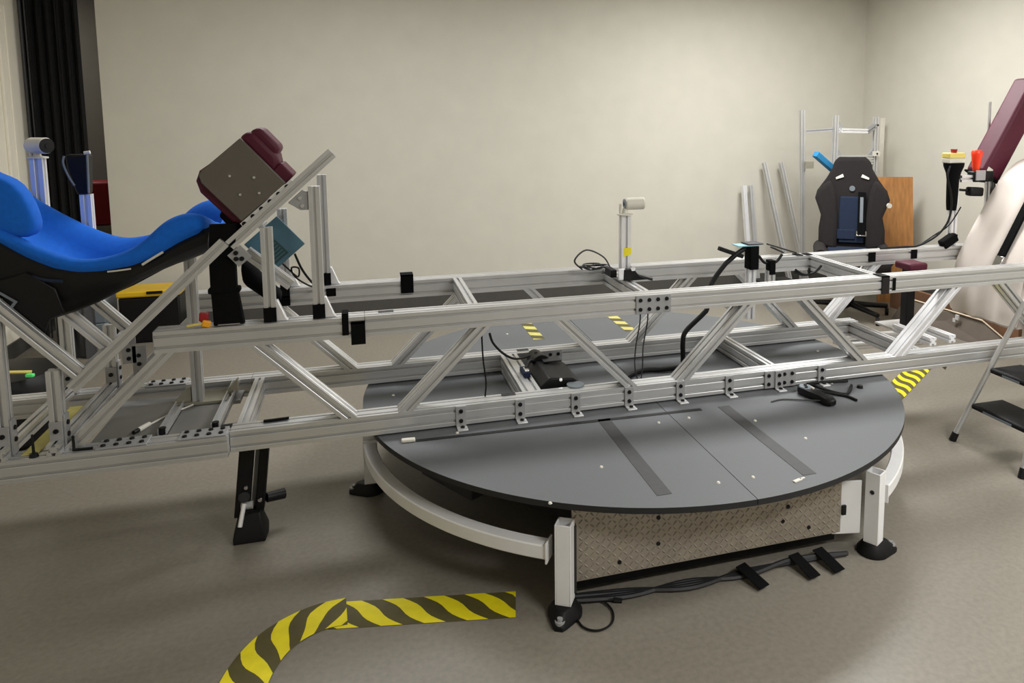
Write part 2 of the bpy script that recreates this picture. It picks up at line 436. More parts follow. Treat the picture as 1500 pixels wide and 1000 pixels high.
# floor hazard tape
stripes([(-.715, -.878, 0), (-.95, -.83, 0), (-1.275, -.764, 0)], .13, .132, -.03, -.15, 0.0005, amp=.14, label='straight run of yellow and dark hazard tape on the floor beside the turntable', group='floor hazard tape')
stripes([(-1.235, -.755, 0), (-1.33, -.765, 0), (-1.43, -.83, 0), (-1.49, -.94, 0), (-1.515, -1.08, 0), (-1.52, -1.25, 0)], .135, .115, .0, .13, 0.0022, amp=.14, label='curved end of the hazard tape running out at the lower left', group='floor hazard tape')
stripes([(2.32, .745, 0), (1.62, .25, 0)], .13, .10, .0, .13, 0.0005, label='yellow and dark hazard tape on the floor behind the right rim of the disc', group='floor hazard tape')

# ------------------------------------------------------------------ the truss
TR = thing('truss', 'long slotted aluminium truss arm bridging the round turntable', 'truss', (0, 0, DISC))
def rail(x0, x1, yfront, z0, name='rail', m='aluminium', nw=2, nh=2):
    return MB().extr((x0, yfront+S/2, z0+S/2), (x1, yfront+S/2, z0+S/2), nw, nh).build(name, m, TR)
rail(-1.833, -1.150, YN, ZU); rail(-1.148, 1.113, YN, ZU); rail(1.115, 3.0, YN, ZU)
rail(-1.833, 2.25, YF, ZU)
rail(-1.617, 2.9, YN, ZL); rail(-2.9, -1.619, YN-.038, ZL, name='end_rail')
rail(-1.617, 1.40, YF, ZL); rail(-2.9, -1.619, YF+.0, ZL, name='end_rail')
for yc in (YN+S/2, YF+S/2):
    for xt, xb in [q for q in ((-.415, -.115), (-.715, -1.015), (-1.515, -1.215), (-1.80, -2.10), (.415, .115), (.70, 1.0), (1.505, 1.205), (1.785, 2.085)) if yc < 0 or q[1] < 1.4]:
        MB().extr((xb, yc, ZL+S), (xt, yc, ZU), 2, 1, (1, 0, 0), (2, ZL+S, ZU)).build('brace', 'aluminium' if xt < 1.2 or xt > 1.7 else 'bright_aluminium', TR)
def cross(xc, z0, nw=1, nh=2, y0=YN+S, y1=YF, m='aluminium'):
    return MB().extr((xc, y0, z0+S/2), (xc, y1, z0+S/2), nw, nh).build('cross_beam', m, TR)
cross(1.10, ZU, 1); cross(-.745, ZU, 1); cross(-.03, ZU, 1)
cross(.575, ZL, 1); cross(1.36, ZL, 1); cross(-.515, ZL, 2, 2, m='aluminium'); cross(-1.585, ZL, 1)
# bridging plates with bolts
def joint_plate(x0, z0, yface, nx=4, nz=2, name='joint_plate', m='aluminium_plate', tz=S):
    L_ = nx*.0381; yf = yface-.006
    p = MB().box(x0, x0+L_, yf, yface-.0005, z0, z0+tz).build(name, m, TR, bevel=.0015)
    for i in range(nx):
        for j in range(nz):
            inst('bolt', BOLT, (x0+(i+.5)*.0381, yf, z0+(j+.5)*.0381), p)
    return p
joint_plate(-.098, ZU, YN); joint_plate(.499, ZL, YN)
joint_plate(-.411, ZL, YF)
def top_plate(x0, y0, z, nx=4, ny=2):
    L_ = nx*.0381
    p = MB().box(x0, x0+L_, y0, y0+ny*.0381, z+.0005, z+.006).build('top_plate', 'aluminium_plate', TR, bevel=.0015)
    for i in range(nx):
        for j in range(ny):
            inst('bolt', BOLT, (x0+(i+.5)*.0381, y0+(j+.5)*.0381, z+.006), p, (math.radians(-90), 0, 0))
top_plate(-2.02, YN-.034, ZL+S); top_plate(-1.775, YN-.034, ZL+S)
top_plate(-2.02, YF+.002, ZL+S)
# foot clamps along the near lower rail
for x in (-.81, -.5795, -.353, -.126, .102, .329, .5655, .784):
    c_ = MB().box(x-.019, x+.019, YN-.0075 if abs(x-.5655) > .01 else YN-.0125, YN-.0005 if abs(x-.5655) > .01 else YN-.0065, ZL-.002, ZL+S).build('clamp', 'aluminium_plate', TR, bevel=.001)
    MB().box(x-.017, x+.022, YN-.044, YN-.006, ZL-.0075, ZL-.0025).build('clamp_foot', 'bright_aluminium', c_, bevel=.001)
    yf = YN-.0075 if abs(x-.5655) > .01 else YN-.0125
    inst('bolt', BOLT, (x, yf, ZL+S*.75), c_); inst('bolt', BOLT, (x, yf, ZL+S*.25), c_)
    inst('bolt', BOLT, (x+.004, YN-.02, ZL-.0025), c_, (math.radians(-90), 0, 0))
# black tape wraps and end caps
def wrap(x0, x1, yfront, z0, z1=None, ov=.003, m='black_fabric', ytop=True):
    z1 = z1 or z0+S
    b = MB().box(x0, x1, yfront-ov, yfront-.0004, z0, z1+ov)
    if ytop: b.box(x0, x1, yfront-ov, yfront+S*.8, z1+.0004, z1+ov)
    return b.build('tape_wrap', m, TR)
wrap(-1.228, -1.205, YN, ZU+.012); wrap(-1.198, -1.148, YN, ZU-.025, ov=.006)
wrap(1.083, 1.122, YN, ZU+.0, m='brown_black_fabric', ov=.005); wrap(1.142, 1.158, YN, ZU+.012, ZU+.066, ytop=False)
wrap(-.993, -.938, YF, ZU+.022, ov=.006); wrap(-1.305, -1.265, YF, ZU+.03, ZU+.062, ytop=False)
wrap(1.445, 1.49, YF, ZU+.02, ZU+.068); wrap(1.72, 1.76, YF, ZU+.022, ZU+.068)
wrap(-1.50, -1.45, YF, ZU+.04, ZU+.07, ytop=False, ov=.012); wrap(-1.50, -1.45, YF, ZU+.004, ZU+.034, ytop=False, ov=.012)
for x in (-1.835,):
    MB().box(x, x+.0015, YN, YN+S, ZU, ZU+S).build('end_cap', 'aluminium_plate', TR)
for x0, y0, z0 in ((-1.10, YN+.035, ZU), (-.64, YN+.048, ZL), (-.467, YF+.03, ZL)):
    MB().box(x0, x0+.055, y0, y0+.028, z0+S+.0004, z0+S+.0016).build('dark_patch', 'dark_steel', TR)

# ------------------------------------------------------------------ left end: seat support frame
SF = thing('seat_support_frame', 'slotted aluminium support frame carrying the blue seat at the left end', 'frame', (-2.0, 0, ZL+S))
def ex(p0, p1, nw, nh, par, name='beam', m='aluminium', upv=(0, 0, 1), cell=.0381):
    return MB().extr(p0, p1, nw, nh, upv, None, 0, cell).build(name, m, par)
for y in (-.30, .27):
    ex((-2.085, y, .668), (-1.60, y, 1.135), 1, 1, SF, 'long_diagonal')
for y in (-.30, .0, .25):
    ex((-2.40, y, 1.10), (-2.062, y, .716), 1, 1, SF, 'seat_diagonal', 'bright_aluminium' if y == 0 else 'aluminium')
for y in (-.30, .27):
    for x in (-2.135, -2.285):
        p = ex((x, y, ZL+S), (x, y, .735 if x > -2.2 else .98), 1, 1, SF, 'upright', 'aluminium', (1, 0, 0))
        g = MB(); g.box(x-.0195, x+.0195, y-.026, y-.0195, ZL+S+.002, ZL+S+.10); g.box(x+.0195, x+.026, y-.019, y+.019, ZL+S+.002, ZL+S+.12)
        ga = g.build('gusset', 'aluminium_plate', p, bevel=.001)
        for z in (.03, .07):
            inst('bolt', BOLT, (x, y-.026, ZL+S+z), p)
            inst('bolt', BOLT, (x+.026, y, ZL+S+z+.02), p, (0, 0, math.radians(90)))
for x in (-2.135, -2.285): ex((x, -.36, ZL+S+.02), (x, .32, ZL+S+.02), 1, 1, SF, 'base_crossbar')
ex((-2.06, -.281, .70), (-2.06, .25, .70), 1, 1, SF, 'tie_bar')
ex((-1.62, -.281, 1.10), (-1.62, .25, 1.10), 1, 1, SF, 'tie_bar')
MB().box(-2.235, -2.19, -.33, .1, ZL+S+.001, ZL+S+.004).build('yellow_strip', 'faded_yellow', SF)
for x, z in ((-2.04, .70), (-2.005, .64)):
    g = MB().box(x-.035, x+.015, .19, .196, z-.11, z+.02); gp = g.build('hole_plate', 'aluminium_plate', SF, bevel=.001)
    for k in range(3): inst('bolt', BOLT, (x-.012, .19, z-.09+k*.035), gp)
# foot rest panel between the lower rails
FR = thing('footrest_panel', 'grey footrest panel lying between the lower rails below the seat', 'panel', (-1.85, 0, ZL+S))
MB().box(-2.07, -1.66, -.24, .10, ZL+S-.03, ZL+S-.018).build('sheet', 'grey_panel', FR, bevel=.002)
MB().box(-2.08, -1.64, -.26, -.22, ZL+S-.045, ZL+S-.031).build('bearer', 'aluminium_plate', FR)
MB().box(-2.08, -1.64, .08, .20, ZL+S-.045, ZL+S-.031).build('bearer', 'aluminium_plate', FR)
FP = thing('post_mount', 'dark aluminium post with beige brackets and channel struts on the footrest panel', 'post', (-1.79, .03, ZL+S))
ex((-1.785, .06, ZL+S-.017), (-1.785, .06, 1.03), 1, 1, FP, 'post', 'aluminium', (1, 0, 0))
MB().box(-1.86, -1.68, .03, .16, ZL+S-.017, ZL+S-.005).build('base_plate', 'beige_bracket', FP, bevel=.002)
MB().prism([(-1.87, ZL+S-.004), (-1.81, ZL+S-.004), (-1.81, ZL+S+.05), (-1.825, ZL+S+.05)], 1, .05, .07).build('gusset', 'beige_bracket', FP)
MB().prism([(-1.70, ZL+S-.004), (-1.65, ZL+S-.004), (-1.65, ZL+S+.05)], 1, .10, .13).build('gusset', 'beige_bracket', FP)
for x0, x1, y0, y1 in ((-1.845, -1.845, -.25, .03), (-1.675, -1.675, -.25, .24)):
    g = MB(); g.box(x0-.014, x0+.014, y0, y1, ZL+S-.016, ZL+S-.012); g.box(x0-.014, x0-.011, y0, y1, ZL+S-.016, ZL+S+.008); g.box(x0+.011, x0+.014, y0, y1, ZL+S-.016, ZL+S+.008)
    ch = g.build('channel_strut', 'aluminium', FP)
    MB().cyl((x0, y0+.01, ZL+S-.012), (x0, y0+.01, ZL+S+.012), .012, None, 8).build('strut_foot', 'black_plastic', ch)
k = MB().tube([(-1.80, .03, ZL+S-.012), (-1.87, -.06, ZL+S-.0125), (-1.915, -.14, ZL+S-.0125)], .0035, 6, 4)
SW = thing('white_plug_cable', 'thin white cable with a white plug lying on the grey footrest panel', 'cable', (-1.9, -.1, ZL+S-.0135))
k.build('wire', 'cream_plastic', SW)
MB().cyl((-1.912, -.135, ZL+S-.009), (-1.935, -.185, ZL+S-.009), .0085, .0095, 10).build('plug', 'cream_plastic', SW, smooth=True)
MB().cyl((-1.935, -.185, ZL+S-.009), (-1.945, -.205, ZL+S-.009), .008, .007, 10).build('tip', 'black_plastic', SW, smooth=True)
# hex keys and black knobs lying at the left
hk = MB().tube([(-2.15, -.31, ZL+S+.043), (-2.15, -.335, ZL+S+.043)], .005, 6, 1); hk = MB()
hk.cyl((-2.085, -.335, ZL+S+.0045), (-2.085, -.335, ZL+S+.052), .0045, None, 6); hk.cyl((-2.089, -.335, ZL+S+.0045), (-2.03, -.338, ZL+S+.0045), .0045, None, 6)
tag(hk.build('hex_key', 'black_plastic'), 'black L shaped hex key standing on the lower rail end', 'hex key')
hk = MB(); hk.cyl((-2.195, -.345, ZL+S+.0), (-2.195, -.345, ZL+S+.012), .014, .011, 10); hk.cyl((-2.195, -.345, ZL+S+.012), (-2.195, -.345, ZL+S+.075), .0045, .0035, 6)
tag(hk.build('marker_pin', ['black_plastic']), 'small upright dark pin with a black base beside the yellow strip', 'pin')

# ------------------------------------------------------------------ blue reclined racing seat
SEAT = thing('racing_seat', 'bright blue reclined racing seat with black shell at the left end of the truss', 'seat', (-2.0, 0, .85))
C_ = [(-2.62,1.56),(-2.48,1.40),(-2.35,1.272),(-2.23,1.19),(-2.15,1.142),(-2.065,1.098),(-1.99,1.100),(-1.895,1.128),(-1.835,1.186),(-1.80,1.226),(-1.75,1.250),(-1.70,1.252),(-1.655,1.222)]
B_ = [(-2.56,1.42),(-2.42,1.28),(-2.285,1.168),(-2.20,1.103),(-2.128,1.063),(-2.058,1.045),(-1.99,1.044),(-1.90,1.054),(-1.845,1.072),(-1.80,1.095),(-1.755,1.123),(-1.70,1.150),(-1.655,1.170)]
P_ = [(-2.50,1.36),(-2.36,1.20),(-2.26,1.09),(-2.18,1.02),(-2.11,.972),(-2.04,.958),(-1.97,.966),(-1.90,.99),(-1.85,1.015),(-1.80,1.045),(-1.75,1.078),(-1.70,1.108),(-1.66,1.13)]
S_ = [(-2.54,1.22),(-2.42,1.08),(-2.31,.965),(-2.24,.90),(-2.16,.885),(-2.09,.905),(-2.02,.932),(-1.94,.972),(-1.88,1.004),(-1.82,1.032),(-1.77,1.052),(-1.71,1.072),(-1.665,1.09)]
secs = []; shell = []
for c, b, p, s_ in zip(C_, B_, P_, S_):
    mid = ((c[0]+b[0])/2, (c[1]+b[1])/2); inn = (c[0]*.62+p[0]*.38, c[1]*.62+p[1]*.38)
    low = (p[0]*.55+s_[0]*.45, p[1]*.55+s_[1]*.45)
    half = [(b, .250), (mid, .272), (c, .235), (inn, .168), (p, .13)]
    ring = [V3((q[0], -y, q[1])) for q, y in half]+[V3((p[0], 0, p[1]-.004))]+[V3((q[0], y, q[1])) for q, y in reversed(half)]
    ring += [V3((low[0], .20, low[1])), V3((low[0], 0, low[1])), V3((low[0], -.20, low[1]))]
    secs.append(ring)
    bb = (b[0], b[1]); t2 = (b[0]*.5+s_[0]*.5, b[1]*.5+s_[1]*.5)
    sh = [V3((bb[0], -.246, bb[1]+.012)), V3((bb[0], -.262, bb[1]-.006)), V3((t2[0], -.262, t2[1])), V3((s_[0], -.235, s_[1]+.012)), V3((s_[0], -.21, s_[1])), V3((s_[0], 0, s_[1])),
          V3((s_[0], .21, s_[1])), V3((s_[0], .235, s_[1]+.012)), V3((t2[0], .262, t2[1])), V3((bb[0], .262, bb[1]-.006)), V3((bb[0], .246, bb[1]+.012)), V3((low[0], .18, low[1]-.004)), V3((low[0], 0, low[1]-.004)), V3((low[0], -.18, low[1]-.004))]
    shell.append(sh)
MB().loft(secs).build('cushion', 'blue_fabric', SEAT, sub=2)
MB().loft(shell).build('shell', 'black_plastic', SEAT, smooth=True)
for sg in (-1,):   # torso wing on the near side
    out = [(-2.58,1.56),(-2.45,1.52),(-2.34,1.43),(-2.275,1.375),(-2.235,1.365),(-2.195,1.315),(-2.172,1.235),(-2.168,1.185),(-2.20,1.163),(-2.27,1.17),(-2.40,1.27),(-2.52,1.40)]
    cx_ = sum(p[0] for p in out)/len(out); cz_ = sum(p[1] for p in out)/len(out)
    rings = []
    for yy, k in ((.150, .80), (.158, .95), (.185, 1.0), (.222, 1.0), (.243, .95), (.250, .82)):
        rings.append([V3((cx_+(p[0]-cx_)*k, sg*yy, cz_+(p[1]-cz_)*k)) for p in out])
    MB().loft(rings).build('torso_wing', 'blue_fabric', SEAT, sub=1)
for sg in (-1, 1):
    MB().prism([(-2.33,1.02),(-2.25,.90),(-2.215,.845),(-2.165,.845),(-2.145,.90),(-2.10,.92),(-2.12,1.0),(-2.2,1.06)], 1, sg*.262, sg*.275).build('side_mount', 'black_plastic', SEAT, bevel=.003)
pv = MB(); pv.cyl((-2.195, -.276, .855), (-2.195, -.286, .855), .016, None, 14); pv.build('pivot_bolt', 'dark_steel', SEAT)
bk = MB()
for (a, b, c2, d2) in ((-.032, .032, .012, .018), (-.032, .032, -.018, -.012), (-.032, -.024, -.012, .012), (.024, .032, -.012, .012)):
    Rm = Matrix.Rotation(math.radians(38), 3, 'Y'); q = MB().box(a, b, -.003, .003, c2, d2)
    bk.add([Rm@v+V3((-2.262, -.281, .972)) for v in q.v], q.f)
bk.build('buckle', 'grey_plastic', SEAT)
MB().tube([(-1.97, -.262, 1.046), (-1.94, -.263, 1.048), (-1.90, -.263, 1.052)], .003, 6, 4).build('light_sliver', 'cream_plastic', SEAT)  # pale slivers standing in for light along the gap between cushion and shell
MB().tube([(-1.865, -.263, 1.064), (-1.835, -.264, 1.083), (-1.80, -.262, 1.104)], .0045, 6, 4).build('light_sliver', 'cream_plastic', SEAT)
MB().tube([(-2.19, -.265, 1.045), (-2.15, -.266, 1.03), (-2.10, -.265, 1.022)], .006, 6, 4).build('label_tab', 'navy_fabric', SEAT)
MB().obox((-2.03, -.03, .972), (.02, .02, .012)).build('belt_slot', 'cream_plastic', SEAT)
# black padded strap down to the rail
ST = thing('padded_strap', 'wide black padded strap hanging from the blue seat front down to the near rail', 'strap', (-1.6, -.28, ZU+S))
pts = [(-1.606, 1.195), (-1.606, 1.16), (-1.612, 1.06), (-1.612, .98), (-1.606, .90), (-1.602, ZU+S+.002)]
rings = []
for i, (x, z) in enumerate(pts):
    hw = (.038, .041, .040, .040, .044, .047)[i]; y = -.285+(.0, .0, .0, -.004, 0, 0)[i]
    rings.append([V3((x-hw, y-.016, z)), V3((x+hw, y-.016, z)), V3((x+hw+.004, y, z)), V3((x+hw, y+.016, z)), V3((x-hw, y+.016, z)), V3((x-hw-.004, y, z))])
MB().loft(rings).build('webbing', 'black_fabric', ST, smooth=True)
MB().box(-1.662, -1.56, -.308, -.262, .955, .975).build('fold', 'black_fabric', ST, bevel=.006)
MB().obox((-1.60, -.306, ZU+S+.006), (.07, .012, .004)).build('buckle', 'chrome', ST)
# black bag-like pouch on the far side
bg = []
for x, zc, hz in ((-1.60, .98, .06), (-1.56, .955, .06), (-1.52, .905, .05), (-1.475, .875, .034), (-1.455, .868, .015)):
    bg.append([V3((x, .0+.05*math.cos(t), zc+hz*math.sin(t))) for t in [2*math.pi*i/10 for i in range(10)]])
tag(MB().loft(bg).build('black_pouch', 'black_fabric', sub=1), 'soft black pouch hanging behind the black strap', 'pouch')
# amber clip on the rail
AC = thing('amber_clip', 'small amber and red plastic clip on the near rail beside the black strap', 'clip', (-1.70, -.29, ZU+S))
MB().obox((-1.672, -.305, ZU+S+.012), (.028, .02, .022), (0, .3, .2)).build('body', 'amber_plastic', AC, bevel=.004)
MB().obox((-1.682, -.285, ZU+S+.032), (.03, .02, .03), (0, .1, 0)).build('red_cap', 'red_plastic', AC, bevel=.004)
MB().obox((-1.708, -.308, ZU+S+.012), (.05, .008, .008), (0, -.12, 0)).build('lever', 'pale_yellow', AC, bevel=.002)

# ------------------------------------------------------------------ burgundy padded box on its mount
PM = thing('pad_mount', 'slotted aluminium mount of two posts and a diagonal bar standing on the near rail', 'mount', (-1.4, -.28, ZU+S))
for y in (-.283, .283):
    if y < 0: ex((-1.585, y-.005, 1.122), (-1.238, y-.005, 1.436), 1, 1, PM, 'diagonal_bar')
    for x, zt in ((-1.468, 1.178), (-1.305, 1.318)):
        p = ex((x, y, ZU+S), (x, y, zt), 1, 1, PM, 'post', 'aluminium', (1, 0, 0))
        MB().box(x-.021, x+.021, y-.0225, y+.02, ZU+S+.001, ZU+S+.052).build('tape_wrap', 'black_fabric', p)
        MB().prism([(x+.0195, ZU+S+.001), (x+.058, ZU+S+.001), (x+.052, ZU+S+.008), (x+.026, ZU+S+.075), (x+.0195, ZU+S+.075)], 1, y-.014, y+.014).build('gusset', 'bright_aluminium', p, bevel=.001)
    if y > 0: continue
    MB().prism([(-1.325, 1.30), (-1.325, 1.235), (-1.352, 1.235), (-1.392, 1.262), (-1.345, 1.305)], 1, y-.012, y+.012).build('corner_bracket', 'aluminium_plate', PM, bevel=.002)
    for x, z in ((-1.352, 1.278), (-1.345, 1.25)): inst('bolt', BRIGHT_BOLT, (x, y-.012, z), PM)
    ex((-1.545, y+.06, 1.085), (-1.40, y+.06, .955), 1, 1, PM, 'short_diagonal')
    hp = MB().obox((-1.555, y-.024, 1.085), (.055, .005, .055), (0, math.radians(-40), 0)).build('hole_plate', 'aluminium_plate', PM, bevel=.001)
    for x, z in ((-1.566, 1.096), (-1.566, 1.075), (-1.548, 1.075)): inst('bolt', BOLT, (x, y-.027, z), hp)
ex((-1.50, -.262, 1.19), (-1.50, -.15, 1.19), 1, 1, PM, 'cross_tie')
# box : local frame along the bar (u) and perpendicular (v)
PB = thing('padded_box', 'taupe box with burgundy vinyl padding tilted on the diagonal bar', 'padded box', (-1.5, -.28, 1.2))
u = V3((.754, 0, .656)); v = V3((-.656, 0, .754)); o0 = V3((-1.535, 0, 1.195))
def uv(a, b, y): return o0+u*a+v*b+V3((0, y, 0))
def uvprism(poly, y0, y1):
    mb = MB(); n = len(poly)
    mb.add([uv(a, b, y0) for a, b in poly]+[uv(a, b, y1) for a, b in poly], [(i, (i+1) % n, n+(i+1) % n, n+i) for i in range(n)]+[tuple(range(n-1, -1, -1)), tuple(range(n, 2*n))])
    return mb
LU, LV = .196, .222
side = [(.0, .012), (LU, .012), (LU, LV), (.03, LV), (.012, LV-.006), (.0, LV-.03)]
for y in (-.305, -.15):
    sp = uvprism(side, y, y+.018).build('side_panel', 'taupe_panel', PB, bevel=.003)
    if y < 0:
        for a, b in ((.082, .150), (.062, .082), (.135, .095), (.11, .045)):
            q = uv(a, b, y-.0005); inst('bolt', BRIGHT_BOLT, q, sp).scale = (.7, .7, .7)
uvprism([(-.028, .03), (-.006, .0), (LU-.01, .02), (LU-.01, LV-.01), (.02, LV+.006), (-.012, LV-.012), (-.03, LV-.05)], -.285, -.152).build('padding', 'burgundy_vinyl', PB, bevel=.012, segs=3)
uvprism([(LU-.012, .06), (LU+.03, .075), (LU+.046, .10), (LU+.046, LV-.02), (LU+.03, LV+.004), (LU-.012, LV+.004)], -.285, -.135).build('cushion', 'burgundy_vinyl', PB, bevel=.018, segs=3)
uvprism([(LU+.03, .10), (LU+.072, .112), (LU+.072, LV-.012), (LU+.03, LV+.0)], -.28, -.14).build('cushion_roll', 'burgundy_vinyl', PB, bevel=.016, segs=3)
uvprism([(LU-.012, .01), (LU+.036, .014), (LU+.036, .075), (LU-.012, .075)], -.285, -.14).build('lower_pad', 'burgundy_vinyl', PB, bevel=.006)
uvprism([(-.05, -.004), (-.002, -.012), (-.002, .09), (-.045, .075)], -.28, -.14).build('knee_pad', 'black_fabric', PB, bevel=.008)
br = uvprism([(-.01, -.012), (LU+.02, -.012), (LU+.02, .010), (-.01, .010)], -.30, -.262).build('mount_strip', 'bright_aluminium', PB)
for k in range(6):
    q = uv(.0+k*.038, .0, -.3005); inst('bolt', BOLT, q, br)

# teal panel
TP = thing('teal_panel', 'square teal acrylic panel tilted on its corner behind the aluminium posts', 'panel', (-1.46, -.1, 1.0))
Rm = Matrix.Rotation(math.radians(-41), 3, 'Y')
MB().obox((-1.462, -.10, 1.088), (.155, .008, .145), Rm).build('sheet', 'teal_acrylic', TP, bevel=.001)
MB().obox(V3((-1.462, -.106, 1.06)), (.062, .004, .07), Rm).build('inset', 'dark_teal', TP)
for k in range(5): MB().obox(V3((-1.462, -.109, 1.06))+Rm@V3((.0, 0, -.024+k*.012)), (.05, .002, .003), Rm).build('inset_line', 'teal_acrylic', TP)
MB().box(-1.475, -1.465, -.094, .264, 1.14, 1.15).build('support_rod', 'dark_steel', TP)
t = MB().tube([(-1.395, -.09, 1.045), (-1.375, -.06, .98), (-1.35, 0, .92), (-1.33, .1, .87), (-1.33, .22, .848)], .0045, 6, 5)
tag(t.build('panel_cable', 'black_rubber', smooth=True), 'black cable dropping from the right corner of the teal panel', 'cable')
t = MB().tube([(-1.44, -.09, 1.01), (-1.42, -.08, .985), (-1.39, -.06, .95), (-1.385, -.07, .985), (-1.41, -.08, .99), (-1.40, -.06, .95), (-1.36, .05, .89), (-1.34, .2, .848)], .0035, 6, 5)
tag(t.build('twisted_wire', 'brown_black_fabric', smooth=True), 'thin dark twisted wires looping below the teal panel', 'wire')

# ------------------------------------------------------------------ post mounted cameras
def tube_camera(name, label, base, ztop, dirx, post_w, flip=False, yellow=False):
    x, y, z0 = base
    t = thing(name, label, 'camera', base)
    p = ex((x, y, z0), (x, y, ztop), 1, 1, t, 'post', 'bright_aluminium', (1, 0, 0), post_w)
    MB().lathe([(.012, ztop), (.036, ztop+.001), (.036, ztop+.006), (.014, ztop+.010), (.011, ztop+.03), (.008, ztop+.036)], (x, y, 0), 20).build('mount_flange', 'cream_plastic', t, smooth=True)
    MB().obox((x-.022*dirx, y, ztop+.03), (.010, .012, .045)).build('neck', 'cream_plastic', t, bevel=.003)
    a = V3((x+.0*dirx, y, ztop+.05)); d_ = V3((.80, -.60, 0)) if flip else V3((dirx, -.10, .015)).normalized()
    if flip: a = a-d_*.03
    MB().cyl(a, a+d_*.088, .027 if not flip else .031, None, 28).build('body', 'cream_plastic', t, bevel=.006)
    e = a-d_*.001 if not flip else a+d_*.087
    dd = -d_ if not flip else d_
    MB().cyl(e, e+dd*.004, .022 if not flip else .028, None, 24).build('lens_face', 'grey_plastic' if not flip else 'black_plastic', t)
    MB().cyl(e+dd*.004, e+dd*.006, .009, .009, 16).build('lens', 'black_plastic', t)
    if yellow:
        o = MB(); w_ = post_w/2+.001
        o.prism([(x-.012, .945), (x+w_, .955), (x+w_, .985), (x-.012, .985)], 1, y-w_, y-w_+.001)
        o.build('yellow_sticker', 'hazard_yellow', t)
    return t
CX, CYY = -.030, .0
tube_camera('post_camera', 'white cylinder camera on a short aluminium post at the middle of the truss', (CX, CYY, ZU+S), 1.128, 1, .043, False, True)
tube_camera('post_camera', 'grey cylinder camera on an aluminium post behind the blue seat', (-2.335, .28, ZU+S), 1.405, 1, .043, True)
CB = thing('camera_clamp', 'dark blue black bracket clamped at the foot of the middle camera post', 'bracket', (-.03, 0, ZU+S))
MB().prism([(-.052, ZU+S+.0005), (.06, ZU+S+.0005), (.02, ZU+S+.02), (-.003, ZU+S+.05), (-.05, ZU+S+.05)], 1, -.05, -.023).build('plate', 'black_plastic', CB, bevel=.002)
MB().box(-.085, -.056, .03, .12, ZU+S+.0005, ZU+S+.035).build('relay_box', 'brown_black_fabric', CB, bevel=.003)
MB().obox((-.06, -.04, ZU+S+.03), (.03, .012, .05)).build('clip', 'bright_aluminium', CB, bevel=.002)
MB().cyl((-.01, -.055, ZU+S+.055), (-.01, -.035, ZU+S+.055), .012, None, 6).build('nut', 'chrome', CB)
MB().obox((.055, -.03, ZU+S+.008), (.07, .03, .012), (0, .25, -.3)).build('lever', 'dark_steel', CB, bevel=.002)
t = MB(); base = V3((-.115, .2, ZU+S+.006)); pts = []
for k in range(26):
    a = k*.9; r_ = .05+.022*math.sin(k*1.3); pts.append(base+V3((r_*1.1*math.cos(a), .05*math.sin(a), .006+.016*abs(math.sin(k*.7)))))
t.tube(pts, .0035, 6, 4)
t.tube([base+V3((-.06, -.02, .01)), base+V3((-.10, -.03, .055)), base+V3((-.04, -.02, .10)), base+V3((.04, -.03, .065)), base+V3((.07, -.05, .01))], .004, 6, 6)
tag(t.build('cable_coil', 'dark_steel', smooth=True), 'tangled coil of dark cable on the far rail beside the camera post', 'cable')

# ------------------------------------------------------------------ motor under the truss
MO = thing('drive_motor', 'black gear motor with bracket between the lower rails on the disc', 'motor', (-.4, -.05, DISC))
MB().prism([(-.472, DISC+.001), (-.30, DISC+.001), (-.29, DISC+.075), (-.33, DISC+.105), (-.43, DISC+.115), (-.472, DISC+.08)], 1, -.21, .06).build('gearbox', 'black_plastic', MO, bevel=.006)
MB().cyl((-.41, .02, DISC+.10), (-.41, .17, DISC+.085), .04, .036, 20).build('motor_can', 'black_plastic', MO, bevel=.004)
MB().box(-.41, -.33, -.02, .04, DISC+.115, DISC+.122).build('cover', 'dark_steel', MO, bevel=.002)
for x, z in ((-.385, .075), (-.36, .03), (-.325, .034)): inst('bolt', BRIGHT_BOLT, (x, -.2105, DISC+z+.03), MO)
MB().box(-.425, -.355, -.212, -.21, DISC+.05, DISC+.062).build('nameplate', 'dark_steel', MO)
MB().cyl((-.33, -.24, ZL+S+.001), (-.33, -.24, ZL+S+.006), .036, None, 24).build('blue_disc', 'grey_plastic', MO)
MB().prism([(-.36, ZL+S+.0), (-.30, DISC+.05), (-.30, DISC+.03), (-.36, DISC+.05)], 1, -.235, -.20).build('arm', 'black_plastic', MO)
MB().obox((-.50, -.05, ZL+S+.012), (.03, .09, .022)).build('controller', 'navy_fabric', MO, bevel=.003)
MB().obox((-.497, -.06, ZL+S+.026), (.02, .05, .006)).build('connector', 'chrome', MO, bevel=.002)
MB().tube([(-.497, -.05, ZL+S+.024), (-.47, 0, ZL+S+.04), (-.43, .05, ZL+S+.02), (-.42, .09, DISC+.13)], .008, 8, 5).build('motor_lead', 'black_rubber', MO)

